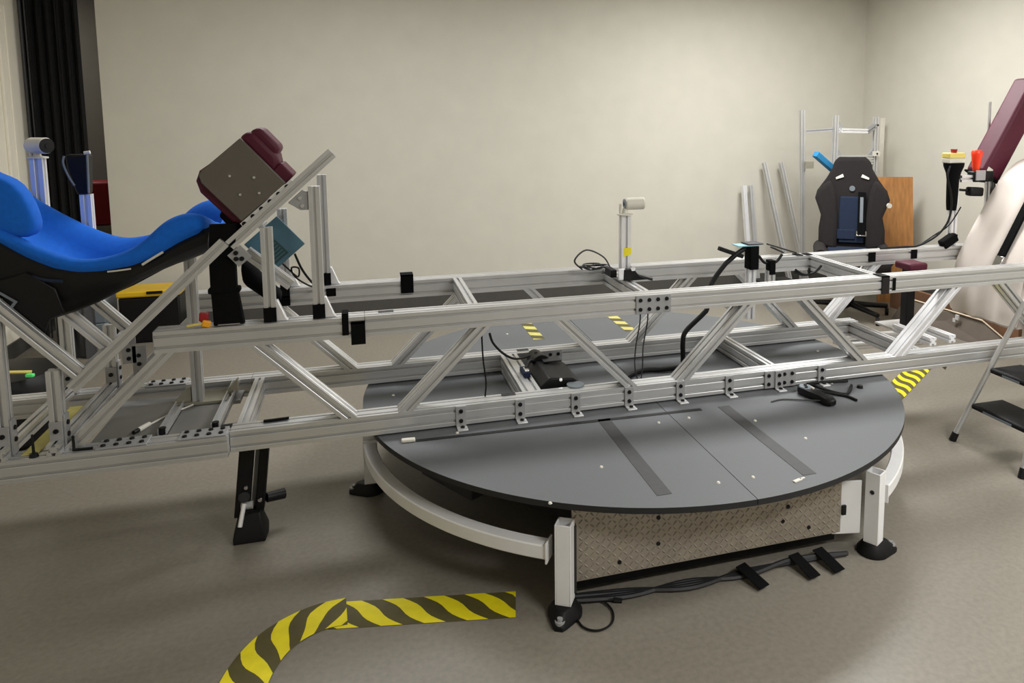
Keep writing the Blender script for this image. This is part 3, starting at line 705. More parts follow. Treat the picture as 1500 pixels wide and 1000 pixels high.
# cables around the truss
t = MB().tube([(.575, .01, .945), (.53, 0, .925), (.49, 0, .895), (.459, 0, .868), (.398, 0, .785), (.36, -.04, .69), (.335, -.045, .66), (.25, -.05, .59), (.235, -.05, .54), (.25, -.02, .45), (.26, .02, DISC+.02), (.167, .027, DISC+.013), (.08, .04, DISC+.013), (-.0, .0, DISC+.013), (-.07, -.06, DISC+.013)], .0115, 10, 8)
tag(t.build('thick_cable', 'black_rubber', smooth=True), 'thick black cable arching from the black clamp down onto the disc', 'cable')
t = MB().tube([(-.69, -.30, .73), (-.66, -.2, .66), (-.60, -.1, .58), (-.53, 0, .52), (-.45, .08, .50)], .005, 6, 6)
tag(t.build('motor_cable', 'black_rubber', smooth=True), 'black cable swooping from the near rail to the motor', 'cable')
t = MB().tube([(-.715, -.26, .72), (-.71, -.25, .62), (-.70, -.25, .52), (-.705, -.25, .45), (-.70, -.24, DISC+.004)], .0035, 6, 6)
tag(t.build('hanging_wire', 'black_rubber', smooth=True), 'thin black wire hanging straight below the near rail at the left of the disc', 'wire')
for k, x in enumerate((-.005, .03)):
    t = MB().tube([(x, -.12, .77), (x+.004, -.12, .68), (x-.012, -.11, .56), (x-.015, -.11, .46), (.0, -.12, DISC+.004)], .003, 6, 6)
    tag(t.build('thin_wire', 'dark_steel', smooth=True), ('left' if k == 0 else 'right')+' of two thin wires hanging below the camera post', 'wire', 'thin wires below the camera post')
# black clamps standing on the truss
BC = thing('strap_clamp', 'black strap clamp with light blue tray on a white post near the far rail', 'clamp', (.60, .0, ZU+S))
ex((.612, .02, .60), (.612, .02, .86), 1, 1, BC, 'post', 'bright_aluminium', (1, 0, 0))
MB().box(.588, .634, -.02, .04, .845, .957).build('strap', 'black_fabric', BC, bevel=.004)
MB().box(.525, .64, -.02, .05, .958, .963).build('tray', 'light_blue', BC, bevel=.002)
MB().box(.575, .655, -.022, .055, .9635, .970).build('tray_lid', 'dark_steel', BC, bevel=.003)
MB().obox((.50, .01, .93), (.13, .03, .02), (0, .35, 0)).build('cable_grip', 'black_rubber', BC, bevel=.004)
MB().box(.595, .63, .035, .30, .60, .64).build('post_arm', 'aluminium', BC)
BD = thing('strap_clamp', 'small black Y shaped clamp on a short post next to the larger strap clamp', 'clamp', (.79, .15, ZU))
ex((.795, .15, .66), (.795, .15, .80), 1, 1, BD, 'post', 'aluminium', (1, 0, 0))
MB().box(.780, .812, .125, .17, .78, .852).build('strap', 'black_fabric', BD, bevel=.003)
for sg in (-1, 1): MB().tube([(.795+sg*.02, .15, .835), (.795+sg*.04, .15, .845), (.795+sg*.065, .15, .875)], .007, 8, 4).build('prong', 'black_rubber', BD)
MB().box(.78, .81, .165, .31, .66, .69).build('post_arm', 'aluminium', BD)
t = MB(); t.tube([(.92, .12, .80), (.96, .12, .775), (1.0, .12, .772), (1.04, .12, .785), (1.07, .12, .812)], .006, 8, 4); t.cyl((1.0, .12, .765), (1.0, .12, .805), .006, None, 8); t.tube([(1.0, .12, .77), (1.0, .18, .755), (1.0, .25, .76)], .006, 6, 3)
tag(t.build('hook_clamp', 'black_rubber', smooth=True), 'black three pronged hook beside the upper cross beam', 'hook')
for k, (p0, p1) in enumerate((((.86, .30, .905), (1.03, .285, .850)), ((.90, .33, .882), (.97, .31, .850)))):
    t = MB().obox((V3(p0)+V3(p1))/2, ((V3(p1)-V3(p0)).length, .02, .008), (0, math.atan2(-(p1[2]-p0[2]), p1[0]-p0[0]), 0))
    tag(t.build('clamp_bar', 'dark_steel', bevel=.002), ('upper' if k == 0 else 'lower')+' of two flat dark bars leaning on the far rail', 'bar')
for x in (1.03, 1.085): tag(MB().box(x-.018, x+.018, .248, .30, ZU+S+.0005, ZU+S+.004).build('tape_patch', 'black_fabric'), 'small black tape patch on top of the far rail, '+('left' if x < 1.05 else 'right')+' of two', 'tape', 'tape patches on the far rail')

# handheld remote on the disc
RM = thing('remote_control', 'black handheld remote lying on the right side of the disc', 'remote', (.66, -.46, DISC))
Rr = Matrix.Rotation(math.radians(-80), 3, 'Z'); cc = V3((.655, -.475, DISC))
poly = [(-.115, -.016), (-.09, -.034), (-.03, -.032), (.05, -.026), (.095, -.03), (.118, -.016), (.118, .016), (.095, .03), (.05, .026), (-.03, .032), (-.09, .034), (-.115, .016)]
poly = [(a*.84, b*.9) for a, b in poly]
rings = [[cc+Rr@V3((a*k, b*k, z)) for a, b in poly] for z, k in ((.003, .94), (.010, 1), (.024, 1), (.032, .9))]
MB().loft(rings).build('body', 'black_plastic', RM, smooth=True)
MB().loft([[cc+Rr@V3((-.062+.03*math.cos(t)*k, .028*math.sin(t)*k, z)) for t in [2*math.pi*i/16 for i in range(16)]] for z, k in ((.0305, 1), (.036, .92))]).build('keypad', 'grey_plastic', RM)
for a, b in ((-.07, .005), (-.05, -.008)): MB().cyl(cc+Rr@V3((a, b, .036)), cc+Rr@V3((a, b, .041)), .007, None, 10).build('button', 'black_plastic', RM)
MB().obox(cc+Rr@V3((-.035, .012, .035)), (.016, .01, .006), Rr).build('button', 'cream_plastic', RM)
MB().tube([cc+Rr@V3((.05, -.026, .015)), cc+V3((-.06, -.01, .006)), cc+V3((-.14, .03, .004)), cc+V3((-.20, .02, .004))], .003, 6, 5).build('lanyard', 'dark_tape', RM)
MB().tube([(.70, -.42, DISC+.012), (.75, -.46, DISC+.008), (.79, -.50, DISC+.006), (.80, -.55, DISC+.006)], .006, 6, 5).build('cord', 'black_rubber', RM)
t = MB().tube([(.90, -.352, DISC+.01), (.83, -.338, DISC+.01), (.76, -.325, DISC+.008), (.715, -.32, DISC+.006), (.735, -.36, DISC+.005), (.765, -.44, DISC+.005), (.80, -.475, DISC+.005), (.84, -.45, DISC+.006), (.885, -.40, DISC+.008)], .0065, 8, 6)
tag(t.build('short_cord', 'black_rubber', smooth=True), 'bent black cord lying behind the remote on the disc', 'cord')
tag(MB().cyl((.915, -.418, DISC), (.915, -.418, DISC+.012), .014, .011, 12).build('rubber_bumper', 'black_plastic', smooth=True), 'small black rubber bumper on the disc right of the bent cord', 'bumper')

# cables and tape at the foot of the diamond plate
t = MB()
for k in range(4):
    t.tube([(-.56+.01*k, -.905-.012*k, .012+.006*(k % 2)), (-.35, -.93-.01*k, .01), (-.15, -.945-.012*(3-k), .012), (.05, -.95-.008*k, .01), (.25, -.955, .012+.004*k), (.47, -.965, .012)], .008, 6, 6)
tag(t.build('floor_cables', 'dark_steel', smooth=True), 'bundle of dark cables on the floor along the diamond plate panel', 'cable')
for i, (x, y, r_) in enumerate(((.07, -1.0, .35), (.27, -1.0, .2), (.37, -.995, .2))):
    tag(MB().obox((x, y, .0245), (.045, .11, .003), (.22, 0, r_)).build('cable_tape', 'black_fabric'), ['leftmost', 'middle', 'rightmost'][i]+' of three black tape strips over the floor cables', 'tape', 'tape over the floor cables')
t = MB().tube([(-.53, -.93, .015), (-.46, -.945, .012), (-.43, -1.0, .006), (-.45, -1.06, .005), (-.50, -1.08, .005), (-.54, -1.05, .005), (-.55, -.98, .006)], .0035, 6, 7)
tag(t.build('cable_loop', 'black_rubber', smooth=True), 'thin black cable loop on the floor beside the front left foot', 'cable')
t = MB(); t.tube([(-.50, -.94, .012), (-.44, -.955, .012), (-.40, -.965, .01)], .005, 6, 5); t.cyl((-.41, -.962, .01), (-.385, -.972, .008), .009, .007, 8)
tag(t.build('loose_plug', 'black_rubber', smooth=True), 'short black lead with a plug on the floor beside the cable loop', 'plug')

# ------------------------------------------------------------------ jack leg at the left
JL = thing('jack_leg', 'black adjustable jack leg standing on the floor under the left of the truss', 'jack leg', (-1.57, -.2, 0))
for y0, xa in ((-.235, 0), (-.165, .02)):
    pass
def leg_channel(x0, x1, yc, name):
    mb = MB(); dx = .035
    mb.prism([(x0, ZL-.001), (x1, ZL-.001), (x1-dx, .09), (x0-dx, .09)], 1, yc-.022, yc+.022)
    return mb.build(name, 'black_plastic', JL, bevel=.003)
leg_channel(-1.602, -1.552, -.20, 'outer_channel')
leg_channel(-1.535, -1.503, -.17, 'inner_channel')
MB().prism([(-1.552, ZL-.001), (-1.535, ZL-.001), (-1.570, .09), (-1.587, .09)], 1, -.16, -.15).build('web', 'aluminium_plate', JL)
MB().loft([[V3((-1.585+a*k, -.19+b*k2, z)) for a, b in ((-.055, -.06), (.055, -.06), (.06, 0), (.055, .06), (-.055, .06), (-.06, 0))] for z, k, k2 in ((0, 1, 1), (.02, 1, 1), (.085, .72, .6), (.10, .66, .5))]).build('foot', 'black_rubber', JL, bevel=.004)
MB().cyl((-1.61, -.222, .135), (-1.57, -.222, .135), .014, None, 12).build('pin', 'aluminium_plate', JL)
MB().cyl((-1.597, -.235, .15), (-1.612, -.26, .075), .008, None, 10).build('crank', 'bright_aluminium', JL)
MB().cyl((-1.598, -.2225, .17), (-1.598, -.229, .17), .02, None, 14).build('knuckle', 'dark_steel', JL)
for x, z in ((-1.59, .205), (-1.515, .345), (-1.545, .15)): inst('bolt', BRIGHT_BOLT, (x, -.2225 if x < -1.53 else -.1925, z), JL)
MB().cyl((-1.53, -.16, .125), (-1.47, -.13, .118), .018, .02, 12).build('side_knob', 'black_plastic', JL, smooth=True)
MB().box(-1.61, -1.50, -.23, -.14, ZL-.012, ZL-.002).build('top_plate', 'dark_steel', JL)
tag(MB().obox((-1.628, -.235, ZL+S-.015), (.06, .055, .006), (0, 0, .1)).build('rubber_pad', 'black_rubber', bevel=.002), 'small black rubber pad beside the lower cross beam at the left', 'pad')
tag(MB().obox((-1.47, -.262, ZL+S+.004), (.085, .03, .006), (-.25, 0, .05)).build('tape_flap', 'black_fabric'), 'dark tape flap on top of the near lower rail right of the cross beam', 'tape')
tag(MB().prism([(1.448, ZL-.001), (1.482, ZL-.001), (1.473, ZL-.02)], 1, YN+.01, YN+.013).build('paper_tag', 'grey_board'), 'tiny brown tag hanging under the near lower rail by the ladder', 'tag')

# ------------------------------------------------------------------ step ladder at the right
LD = thing('step_ladder', 'grey tubular step ladder with black treads at the right edge', 'step ladder', (1.75, -.49, 0))
for y, yt in ((-.292, -.425), (-.69, -.575)):
    L0, L1 = V3((1.558, y, .012)), V3((1.80, yt, .70))
    MB().cyl(L0, L1, .0125, None, 14).build('front_leg', 'aluminium', LD, smooth=True)
    MB().cyl((L0.x-.004, y, 0), L0+(L1-L0)*.04, .017, .016, 12).build('foot', 'black_rubber', LD)
    MB().cyl((2.05, y-.02, .02), (1.80, yt-.015, .62), .011, None, 14).build('rear_leg', 'aluminium', LD, smooth=True)
    MB().cyl((2.053, y-.02, 0), (2.042, y-.02, .03), .016, None, 12).build('foot', 'black_rubber', LD)
def ly(z, near): return (-.69+.115*z/.69+.016) if near else (-.292-.133*z/.69-.016)
for z in (.185, .365):
    x = 1.555+.242*z/.69
    y0, y1 = ly(z, True), ly(z, False)
    tr = MB().prism([(x-.014, z-.01), (x+.17, z-.006), (x+.17, z+.014), (x-.006, z+.014), (x-.014, z+.006)], 1, y0, y1).build('tread', 'black_rubber', LD, bevel=.004)
    MB().box(x-.0165, x-.0145, y0+.07, y1-.07, z-.007, z+.003).build('tread_lip', 'grey_plastic', tr)
MB().cyl((1.80, -.575, .70), (1.80, -.425, .70), .0125, None, 14).build('top_rail', 'aluminium', LD, smooth=True)
MB().cyl((2.0, -.67, .12), (2.0, -.34, .12), .008, None, 8).build('rear_stretcher', 'aluminium', LD)

# ------------------------------------------------------------------ right station
ES = thing('stop_button_post', 'yellow emergency stop box on a black wrapped aluminium post at the right', 'stop button', (2.015, .28, ZU+S))
ex((2.02, .283, ZU+S), (2.02, .283, 1.29), 1, 1, ES, 'post', 'bright_aluminium', (1, 0, 0))
rings = []
for z, rx in ((1.04, .029), (1.08, .033), (1.14, .035), (1.21, .036), (1.25, .043), (1.285, .058), (1.303, .060)):
    rings.append([V3((2.012+rx*math.cos(t), .283+rx*.8*math.sin(t), z)) for t in [2*math.pi*i/12 for i in range(12)]])
MB().loft(rings).build('wrap', 'black_fabric', ES, smooth=True)
MB().box(2.001, 2.039, .255, .2615, .885, .905).build('tape_band', 'black_fabric', ES)
MB().box(1.955, 2.065, .255, .315, 1.304, 1.330).build('box_base', 'cream_plastic', ES, bevel=.004)
MB().box(1.955, 2.065, .255, .315, 1.330, 1.360).build('box_lid', 'pale_yellow', ES, bevel=.005)
MB().cyl((2.008, .283, 1.360), (2.008, .283, 1.380), .014, .018, 16).build('button', 'red_plastic', ES, smooth=True)
ex((2.055, .283, 1.215), (2.27, .283, 1.215), 1, 1, ES, 'arm', 'aluminium')
MB().obox((2.20, .283, 1.225), (.14, .055, .06)).build('arm_clamp', 'black_plastic', ES, bevel=.008)
MB().box(2.135, 2.20, .245, .251, 1.205, 1.262).build('plate', 'aluminium_plate', ES, bevel=.002)
MB().tube([(2.04, .275, 1.155), (2.07, .268, 1.152), (2.10, .265, 1.15)], .007, 8, 3).build('gooseneck', 'black_rubber', ES)
MB().obox((2.145, .262, 1.142), (.095, .045, .05), (0, .06, 0)).build('sensor', 'black_plastic', ES, bevel=.010)
MB().lathe([(.012, 1.245), (.018, 1.262), (.021, 1.285), (.030, 1.35), (.030, 1.362), (.023, 1.372)], (2.167, .283, 0), 20).build('orange_lamp', 'orange_plastic', ES, smooth=True)
t = MB().tube([(1.965, .258, 1.29), (1.945, .252, 1.23), (1.972, .25, 1.14), (1.978, .248, 1.05), (1.955, .25, .97), (1.90, .265, .90), (1.80, .283, ZU+S+.008), (1.70, .283, ZU+S+.006), (1.55, .285, ZU+S+.006)], .0055, 8, 6)
t.tube([(2.045, .25, 1.06), (2.0, .246, 1.0), (1.955, .25, .95), (1.90, .27, .91), (1.82, .29, ZU+S+.012)], .0035, 6, 6)
tag(t.build('stop_cable', 'black_rubber', smooth=True), 'black and white cables running from the stop button post along the far rail', 'cable')
BP = thing('burgundy_backrest', 'burgundy vinyl backrest pad tilted on a thin pole at the right edge', 'backrest', (2.4, .3, ZU+S))
Rb = Matrix.Rotation(math.radians(31), 3, 'Y')
cb = V3((2.428, .34, 1.485))
MB().obox(cb, (.135, .14, .62), Rb).build('pad', 'burgundy_vinyl', BP, bevel=.02, segs=3)
MB().obox(cb+Rb@V3((-.0, 0, -.312)), (.139, .144, .012), Rb).build('end_trim', 'black_fabric', BP, bevel=.004)
MB().obox(cb+Rb@V3((-.035, -.071, -.285)), (.036, .003, .025), Rb).build('white_tag', 'cream_plastic', BP)
MB().cyl((2.40, .44, 1.15), (2.395, .44, 1.645), .011, .008, 12).build('pole', 'aluminium', BP, smooth=True)
ex((2.305, .31, ZU+S), (2.30, .31, 1.235), 1, 1, BP, 'support_post', 'aluminium', (1, 0, 0))
# covered seat under a white sheet
CS = thing('covered_seat', 'white cloth draped over a reclined seat at the right edge behind the rail', 'covered seat', (2.4, 0, ZU+S))
rows = []
for j in range(15):
    f = j/14
    prof_ = [(1.975, .50), (1.985, .62), (2.00, .78), (2.085, .92), (2.175, 1.07), (2.255, 1.20), (2.36, 1.31), (2.55, 1.36), (2.80, 1.34), (3.05, 1.28)]
    y = -.235+f*.455
    rows.append([V3((x+.010*math.sin(j*1.25+k*.35)+.004*math.sin(j*2.9), y, z+.005*math.sin(j*1.9+k))) for k, (x, z) in enumerate(prof_)])
nn = len(rows[0]); mb = MB(); vv = [p for r_ in rows for p in r_]; vv2 = [p+V3((.012, 0, -.012)) for p in vv]; F = []
for j in range(14):
    for k in range(nn-1):
        a = j*nn+k; F.append((a, a+1, a+nn+1, a+nn)); N_ = len(vv); F.append((N_+a, N_+a+nn, N_+a+nn+1, N_+a+1))
# side skirt on the near side
mb.add(vv+vv2, F)
mb.build('sheet', 'white_cloth', CS, sub=1)
sk = MB(); top = [p.copy() for p in rows[0]]; bot = [V3((max(p.x, 2.0)+.01*math.sin(k*1.3)+.02, -.238, .50)) for k, p in enumerate(top)]
n = len(top); sk.add(top+bot+[p+V3((0, .008, 0)) for p in top+bot], [(k, k+1, n+k+1, n+k) for k in range(n-1)]+[(2*n+k, 3*n+k, 3*n+k+1, 2*n+k+1) for k in range(n-1)])
sk.build('skirt', 'white_cloth', CS, smooth=True)
MB().prism([(2.12, .86), (2.9, .86), (2.9, 1.2), (2.45, 1.24), (2.30, 1.17)], 1, -.2, .18).build('seat_body', 'black_fabric', CS)
CSt = thing('webbing_strap', 'black webbing strap with metal buckle lying over the white cloth', 'strap', (2.02, -.055, ZU))
MB().prism([(2.02, .835), (2.035, .83), (2.245, 1.20), (2.23, 1.205)], 1, -.075, -.035).build('webbing', 'black_fabric', CSt)
MB().prism([(1.99, .775), (2.003, .770), (2.037, .832), (2.022, .84)], 1, -.08, -.03).build('buckle', 'chrome', CSt, bevel=.003)
tag(MB().obox((1.98, .26, ZU+S+.03), (.10, .05, .05), (0, -.5, 0)).build('padded_block', 'black_fabric', bevel=.008), 'black padded block on the far rail at the edge of the white cloth', 'block')
# padded post on the lower cross beam
PP = thing('padded_post', 'burgundy pad on a short black post between the rails at the right', 'padded post', (1.60, .12, ZL+S))
MB().box(1.50, 1.70, -.02, .24, ZL+S-.02, ZL+S-.008).build('base_plate', 'aluminium', PP, bevel=.002)
MB().box(1.577, 1.627, .09, .14, ZL+S-.008, .762).build('post', 'black_plastic', PP, bevel=.003)
MB().box(1.56, 1.675, .06, .18, .762, .80).build('pad', 'burgundy_vinyl', PP, bevel=.01)
MB().box(1.60, 1.74, .05, .2, .66, .73).build('bracket', 'black_plastic', PP, bevel=.004)
for k, (x, y0) in enumerate(((1.462, -.235), (1.585, -.225))):
    b = ex((x, .03, ZL+S+.0195), (x, y0, ZL+S+.0195), 1, 1, None, 'loose_bar', 'bright_aluminium')
    tag(b, ('left' if k == 0 else 'right')+' of two loose aluminium bars lying across the lower rails', 'bar', 'loose bars on the lower rails')

# ------------------------------------------------------------------ things by the back and right walls
def lean(name, p0, p1, n1, n2, label, m='aluminium', group=None, upv=(0, 1, 0), cell=.0381):
    o = ex(p0, p1, n1, n2, None, name, m, upv, cell)
    return tag(o, label, 'bar', group)
lean('leaning_bar', (2.19, 2.80, .0), (2.205, 3.0, .938), 1, 1, 'short bright aluminium bar leaning on the back wall, leftmost', 'bright_aluminium', 'bars leaning on the back wall')
lean('leaning_bar', (2.262, 2.80, .0), (2.275, 3.0, .938), 1, 1, 'short grey aluminium bar leaning beside the leftmost bright one', 'aluminium', 'bars leaning on the back wall')
lean('leaning_bar', (2.56, 2.72, .0), (2.41, 3.0, 1.145), 1, 1, 'tall aluminium bar leaning on the back wall, left of the tall pair', 'aluminium', 'bars leaning on the back wall')
lean('leaning_bar', (2.73, 2.72, .0), (2.585, 3.0, 1.142), 1, 1, 'tall aluminium bar leaning on the back wall, right of the tall pair', 'aluminium', 'bars leaning on the back wall')
AF = thing('aluminium_frame', 'tall open aluminium frame standing in the corner behind the black seat', 'frame', (2.85, 2.55, 0))
ex((2.735, 2.4, 0), (2.735, 2.4, 1.575), 1, 1, AF, 'upright', 'aluminium', (1, 0, 0))
ex((3.135, 2.4, 0), (3.140, 2.4, 1.562), 1, 1, AF, 'upright', 'aluminium', (1, 0, 0))
ex((2.755, 2.36, 1.448), (3.02, 2.36, 1.440), 1, 1, AF, 'crossbar', 'bright_aluminium')
ex((3.02, 2.36, 1.435), (3.13, 2.40, 1.485), 1, 1, AF, 'short_arm', 'aluminium_plate')
ex((2.755, 2.4, 1.215), (3.118, 2.4, 1.215), 1, 1, AF, 'crossbar', 'aluminium')
ex((2.755, 2.4, 1.17), (3.118, 2.4, 1.17), 1, 1, AF, 'crossbar', 'aluminium')
ex((2.56, 2.55, 0.0), (2.50, 2.55, 1.62), 1, 1, AF, 'side_upright', 'aluminium', (1, 0, 0))
ex((2.535, 2.53, 1.438), (2.72, 2.42, 1.455), 1, 1, AF, 'side_crossbar', 'aluminium_plate', (0, 0, 1), .026)
for x, z, s_ in ((2.755, 1.47, 1), (2.755, 1.235, 1), (3.118, 1.235, -1)):
    MB().prism([(x, z), (x+s_*.05, z), (x, z+.06)], 1, 2.39, 2.41).build('gusset', 'aluminium_plate', AF)
MB().box(3.10, 3.16, 2.355, 2.379, 1.225, 1.265).build('end_cap', 'cream_plastic', AF)
for x in (3.12, 3.135): inst('bolt', BOLT, (x+.01, 2.355 if x < 3.13 else 2.379, 1.245 if x < 3.13 else 1.49), AF)
MB().box(2.52, 2.60, 2.50, 2.52, 1.12, 1.18).build('side_plate', 'beige_bracket', AF)
bf = MB(); p0, p1 = V3((2.425, 2.22, 1.262)), V3((2.70, 2.30, 1.09)); dd = (p1-p0).normalized()
bf.loft([[p+a*.03+b*.026 for a, b in ((V3((0, 1, 0)), dd.cross(V3((0, 1, 0)))), (-V3((0, 1, 0)), dd.cross(V3((0, 1, 0)))), (-V3((0, 1, 0)), -dd.cross(V3((0, 1, 0)))), (V3((0, 1, 0)), -dd.cross(V3((0, 1, 0)))))] for p in (p0, p1)])
tag(bf.build('blue_foam_bar', 'blue_foam', bevel=.006), 'bright blue foam bar poking out behind the black seat shoulder', 'foam bar')
tag(MB().box(3.40, 3.44, 2.66, 2.672, 0, 1.55).build('white_pole', 'cream_plastic'), 'thin pale upright strip standing in the room corner', 'strip')
# plywood sheet
pw = MB().obox((3.16, 2.12, .53), (.30, .014, 1.06), (math.radians(-8), 0, math.radians(-20)))
tag(pw.build('plywood_sheet', 'plywood', bevel=.001), 'narrow brown plywood sheet leaning beside the black seat', 'plywood')
# black corner racing seat
RS = thing('gaming_seat', 'black and navy bucket seat with harness in the far right corner', 'seat', (2.62, 1.98, 0))
RZ = Matrix.Rotation(math.radians(-33), 3, 'Z')
def RP_(x, y, z): return V3((2.62, 1.98, 0))+RZ@V3((x, y, z))
def front_shape(out, y0, y1, bulge=0, m='brown_black_fabric', name='part', sub=0, bevel=.02):
    mb = MB(); n = len(out); tilt = .18
    f_ = [RP_(x, y0+(z-.5)*tilt, z) for x, z in out]; b_ = [RP_(x, y1+(z-.5)*tilt, z) for x, z in out]
    mb.add(f_+b_, [(i, (i+1) % n, n+(i+1) % n, n+i) for i in range(n)]+[tuple(range(n-1, -1, -1)), tuple(range(n, 2*n))])
    return mb.build(name, m, RS, bevel=bevel, segs=3, sub=sub)
back = [(-.20, .42), (.20, .42), (.25, .55), (.25, .66), (.235, .76), (.285, .90), (.27, .96), (.20, 1.06), (.155, 1.14), (.14, 1.205), (.10, 1.235), (-.10, 1.235), (-.14, 1.205), (-.155, 1.14), (-.20, 1.06), (-.27, .96), (-.285, .90), (-.235, .76), (-.25, .66), (-.25, .55)]
front_shape(back, 0, .09, name='backrest', bevel=.03)
for sg in (-1, 1):
    wing = [(sg*.11, .50), (sg*.25, .52), (sg*.252, .66), (sg*.232, .76), (sg*.285, .90), (sg*.262, .975), (sg*.17, 1.06), (sg*.13, .95), (sg*.11, .75)]
    front_shape(wing, -.07, .01, name='side_bolster', bevel=.03)
    s_ = [(sg*.065, 1.075), (sg*.125, 1.055), (sg*.13, 1.07), (sg*.075, 1.10)]
    front_shape(s_, -.012, .002, name='harness_slot', m='cream_plastic', bevel=.003)
front_shape([(-.10, .55), (.10, .55), (.10, .72), (.09, .92), (-.09, .92), (-.10, .72)], -.025, .0, name='insert', m='navy_fabric', bevel=.012)
front_shape([(-.115, .58), (.03, .58), (.03, .66), (-.115, .66)], -.035, -.02, name='lumbar_pad', m='navy_fabric', bevel=.01)
MB().cyl(RP_(0, -.004+.47*.18, .985), RP_(0, -.012+.47*.18, .985), .022, None, 18).build('emblem', 'grey_plastic', RS)
front_shape([(.045, .62), (.105, .62), (.105, .96), (.045, .96)], -.045, -.026, name='harness_strap', m='black_fabric', bevel=.003)
front_shape([(.06, .72), (.085, .72), (.085, .92), (.06, .92)], -.05, -.045, name='harness_webbing', m='grey_plastic', bevel=.001)
for (x0, x1, z0, z1) in ((.035, .115, .612, .622), (.035, .045, .622, .652), (.105, .115, .622, .652)):
    front_shape([(x0, z0), (x1, z0), (x1, z1), (x0, z1)], -.055, -.047, name='buckle', m='chrome', bevel=.001)
cu = MB(); cu.loft([[RP_(x*k, y*k-.22, z) for x, y in ((-.26, -.25), (-.27, 0), (-.25, .26), (.25, .26), (.27, 0), (.26, -.25), (0, -.28))] for z, k in ((.38, .9), (.42, 1), (.48, 1), (.51, .92))])
cu.build('seat_cushion', 'brown_black_fabric', RS, smooth=True)
for sg in (-1, 1):
    rings = [[RP_(sg*(.24+.05*math.cos(t)), y, .505+.055*math.sin(t)) for t in [2*math.pi*i/12 for i in range(12)]] for y in (-.44, -.40, -.2, .0, .04)]
    MB().loft(rings).build('thigh_bolster', 'brown_black_fabric', RS, smooth=True)
cu = MB(); cu.loft([[RP_(x, y-.2, z) for x, y in ((-.18, -.24), (-.18, .2), (.18, .2), (.18, -.24))] for z in (.505, .52)])
cu.build('seat_insert', 'navy_fabric', RS, bevel=.01)
MB().cyl(RP_(0, -.2, .09), RP_(0, -.2, .385), .03, None, 14).build('column', 'black_plastic', RS)
for k in range(5):
    a = math.radians(72*k+20); dd = V3((math.cos(a), math.sin(a), 0))
    lg = MB().cyl(RP_(0, -.2, .10), RP_(dd.x*.3, -.2+dd.y*.3, .075), .025, .018, 10).build('base_leg', 'black_plastic', RS)
    MB().cyl(RP_(dd.x*.3-.012, -.2+dd.y*.3, .028), RP_(dd.x*.3+.012, -.2+dd.y*.3, .028), .028, None, 14).build('caster', 'black_rubber', lg)
MB().cyl(RP_(.27, -.03, .865), RP_(.275, -.045, .865), .02, None, 12).build('side_badge', 'cream_plastic', RS)
# boards against the right wall
bb = MB().prism([(3.00, 1.95), (3.03, .72), (3.06, .72), (3.03, 1.95)], 2, 0, .20)
tag(bb.build('brown_board', 'brown_board', bevel=.002), 'long brown board standing on edge on the floor below the white cloth', 'board')
GB = thing('grey_board', 'dark grey board with pale edge leaning on the brown board', 'board', (2.9, 1.2, 0))
top = [V3((2.91, 1.66, .15)), V3((2.94, 1.22, .15)), V3((2.955, .95, .15)), V3((3.015, .74, .02))]
a = top+[V3((2.88, .80, .0)), V3((2.78, 1.66, .0))]
q = MB(); n = len(a); q.add(a+[p+V3((.014, 0, .0)) for p in a], [tuple(range(n)), tuple(range(2*n-1, n-1, -1))]+[(i, (i+1) % n, n+(i+1) % n, n+i) for i in range(n)])
q.build('sheet', 'grey_board', GB)
MB().tube([p+V3((-.004, 0, .004)) for p in top], .006, 4, 1).build('edge_strip', 'pale_edge', GB)
gl = MB().obox((2.90, 1.12, .135), (.012, .03, .035)); gl.obox((2.895, 1.14, .11), (.012, .025, .025)); gl.build('hinge_hardware', 'bright_aluminium', GB)
for k, (x0, y0, x1, y1, z) in enumerate(((1.9, 1.10, 2.52, 1.04, .0195), (1.95, 1.22, 2.58, 1.16, .0195), (1.95, 1.16, 2.56, 1.10, .0585))):
    o = ex((x0, y0, z), (x1, y1, z), 1, 1, None, 'stacked_bar', 'bright_aluminium' if k % 2 == 0 else 'aluminium')
    tag(o, ['front bar of the low stack on the floor behind the far rail', 'rear bar of the low stack on the floor behind the far rail', 'top lengthwise bar of the low stack behind the far rail', 'slanted bar crossing the top of the low stack behind the far rail'][k], 'bar', 'stacked bars on the floor')
db = MB().box(2.10, 2.42, 2.45, 2.62, 0, .16)
tag(db.build('dark_box', 'black_plastic', bevel=.008), 'low black box on the floor by the back wall seen through the truss', 'box')

# ------------------------------------------------------------------ left background
TB = thing('tool_box', 'black tool box with a yellow lid on the floor behind the truss', 'tool box', (-2.62, 2.72, 0))
MB().prism([(-2.76, 0), (-2.42, 0), (-2.40, .06), (-2.40, .325), (-2.78, .325), (-2.78, .06)], 1, 2.66, 2.90).build('body', 'black_plastic', TB, bevel=.012)
MB().box(-2.79, -2.39, 2.65, 2.91, .327, .372).build('lid', 'yellow_plastic', TB, bevel=.012)
MB().box(-2.60, -2.50, 2.642, 2.649, .348, .368).build('latch', 'black_plastic', TB, bevel=.002)
GC = thing('grey_bins', 'pair of stacked grey storage bins left of the tool box', 'bins', (-2.95, 2.8, 0))
MB().box(-3.03, -2.85, 2.62, 2.88, .0, .17).build('lower_bin', 'grey_plastic', GC, bevel=.008)
MB().box(-3.03, -2.85, 2.62, 2.88, .172, .33).build('upper_bin', 'grey_plastic', GC, bevel=.008)
gc = []
rows = []
for j in range(9):
    z = .005+j*.042
    rows.append([V3((-3.07+i*.017, 2.40+.02*math.sin(i*1.1+j*.2)+.012*math.sin(i*2.3), z)) for i in range(13)])
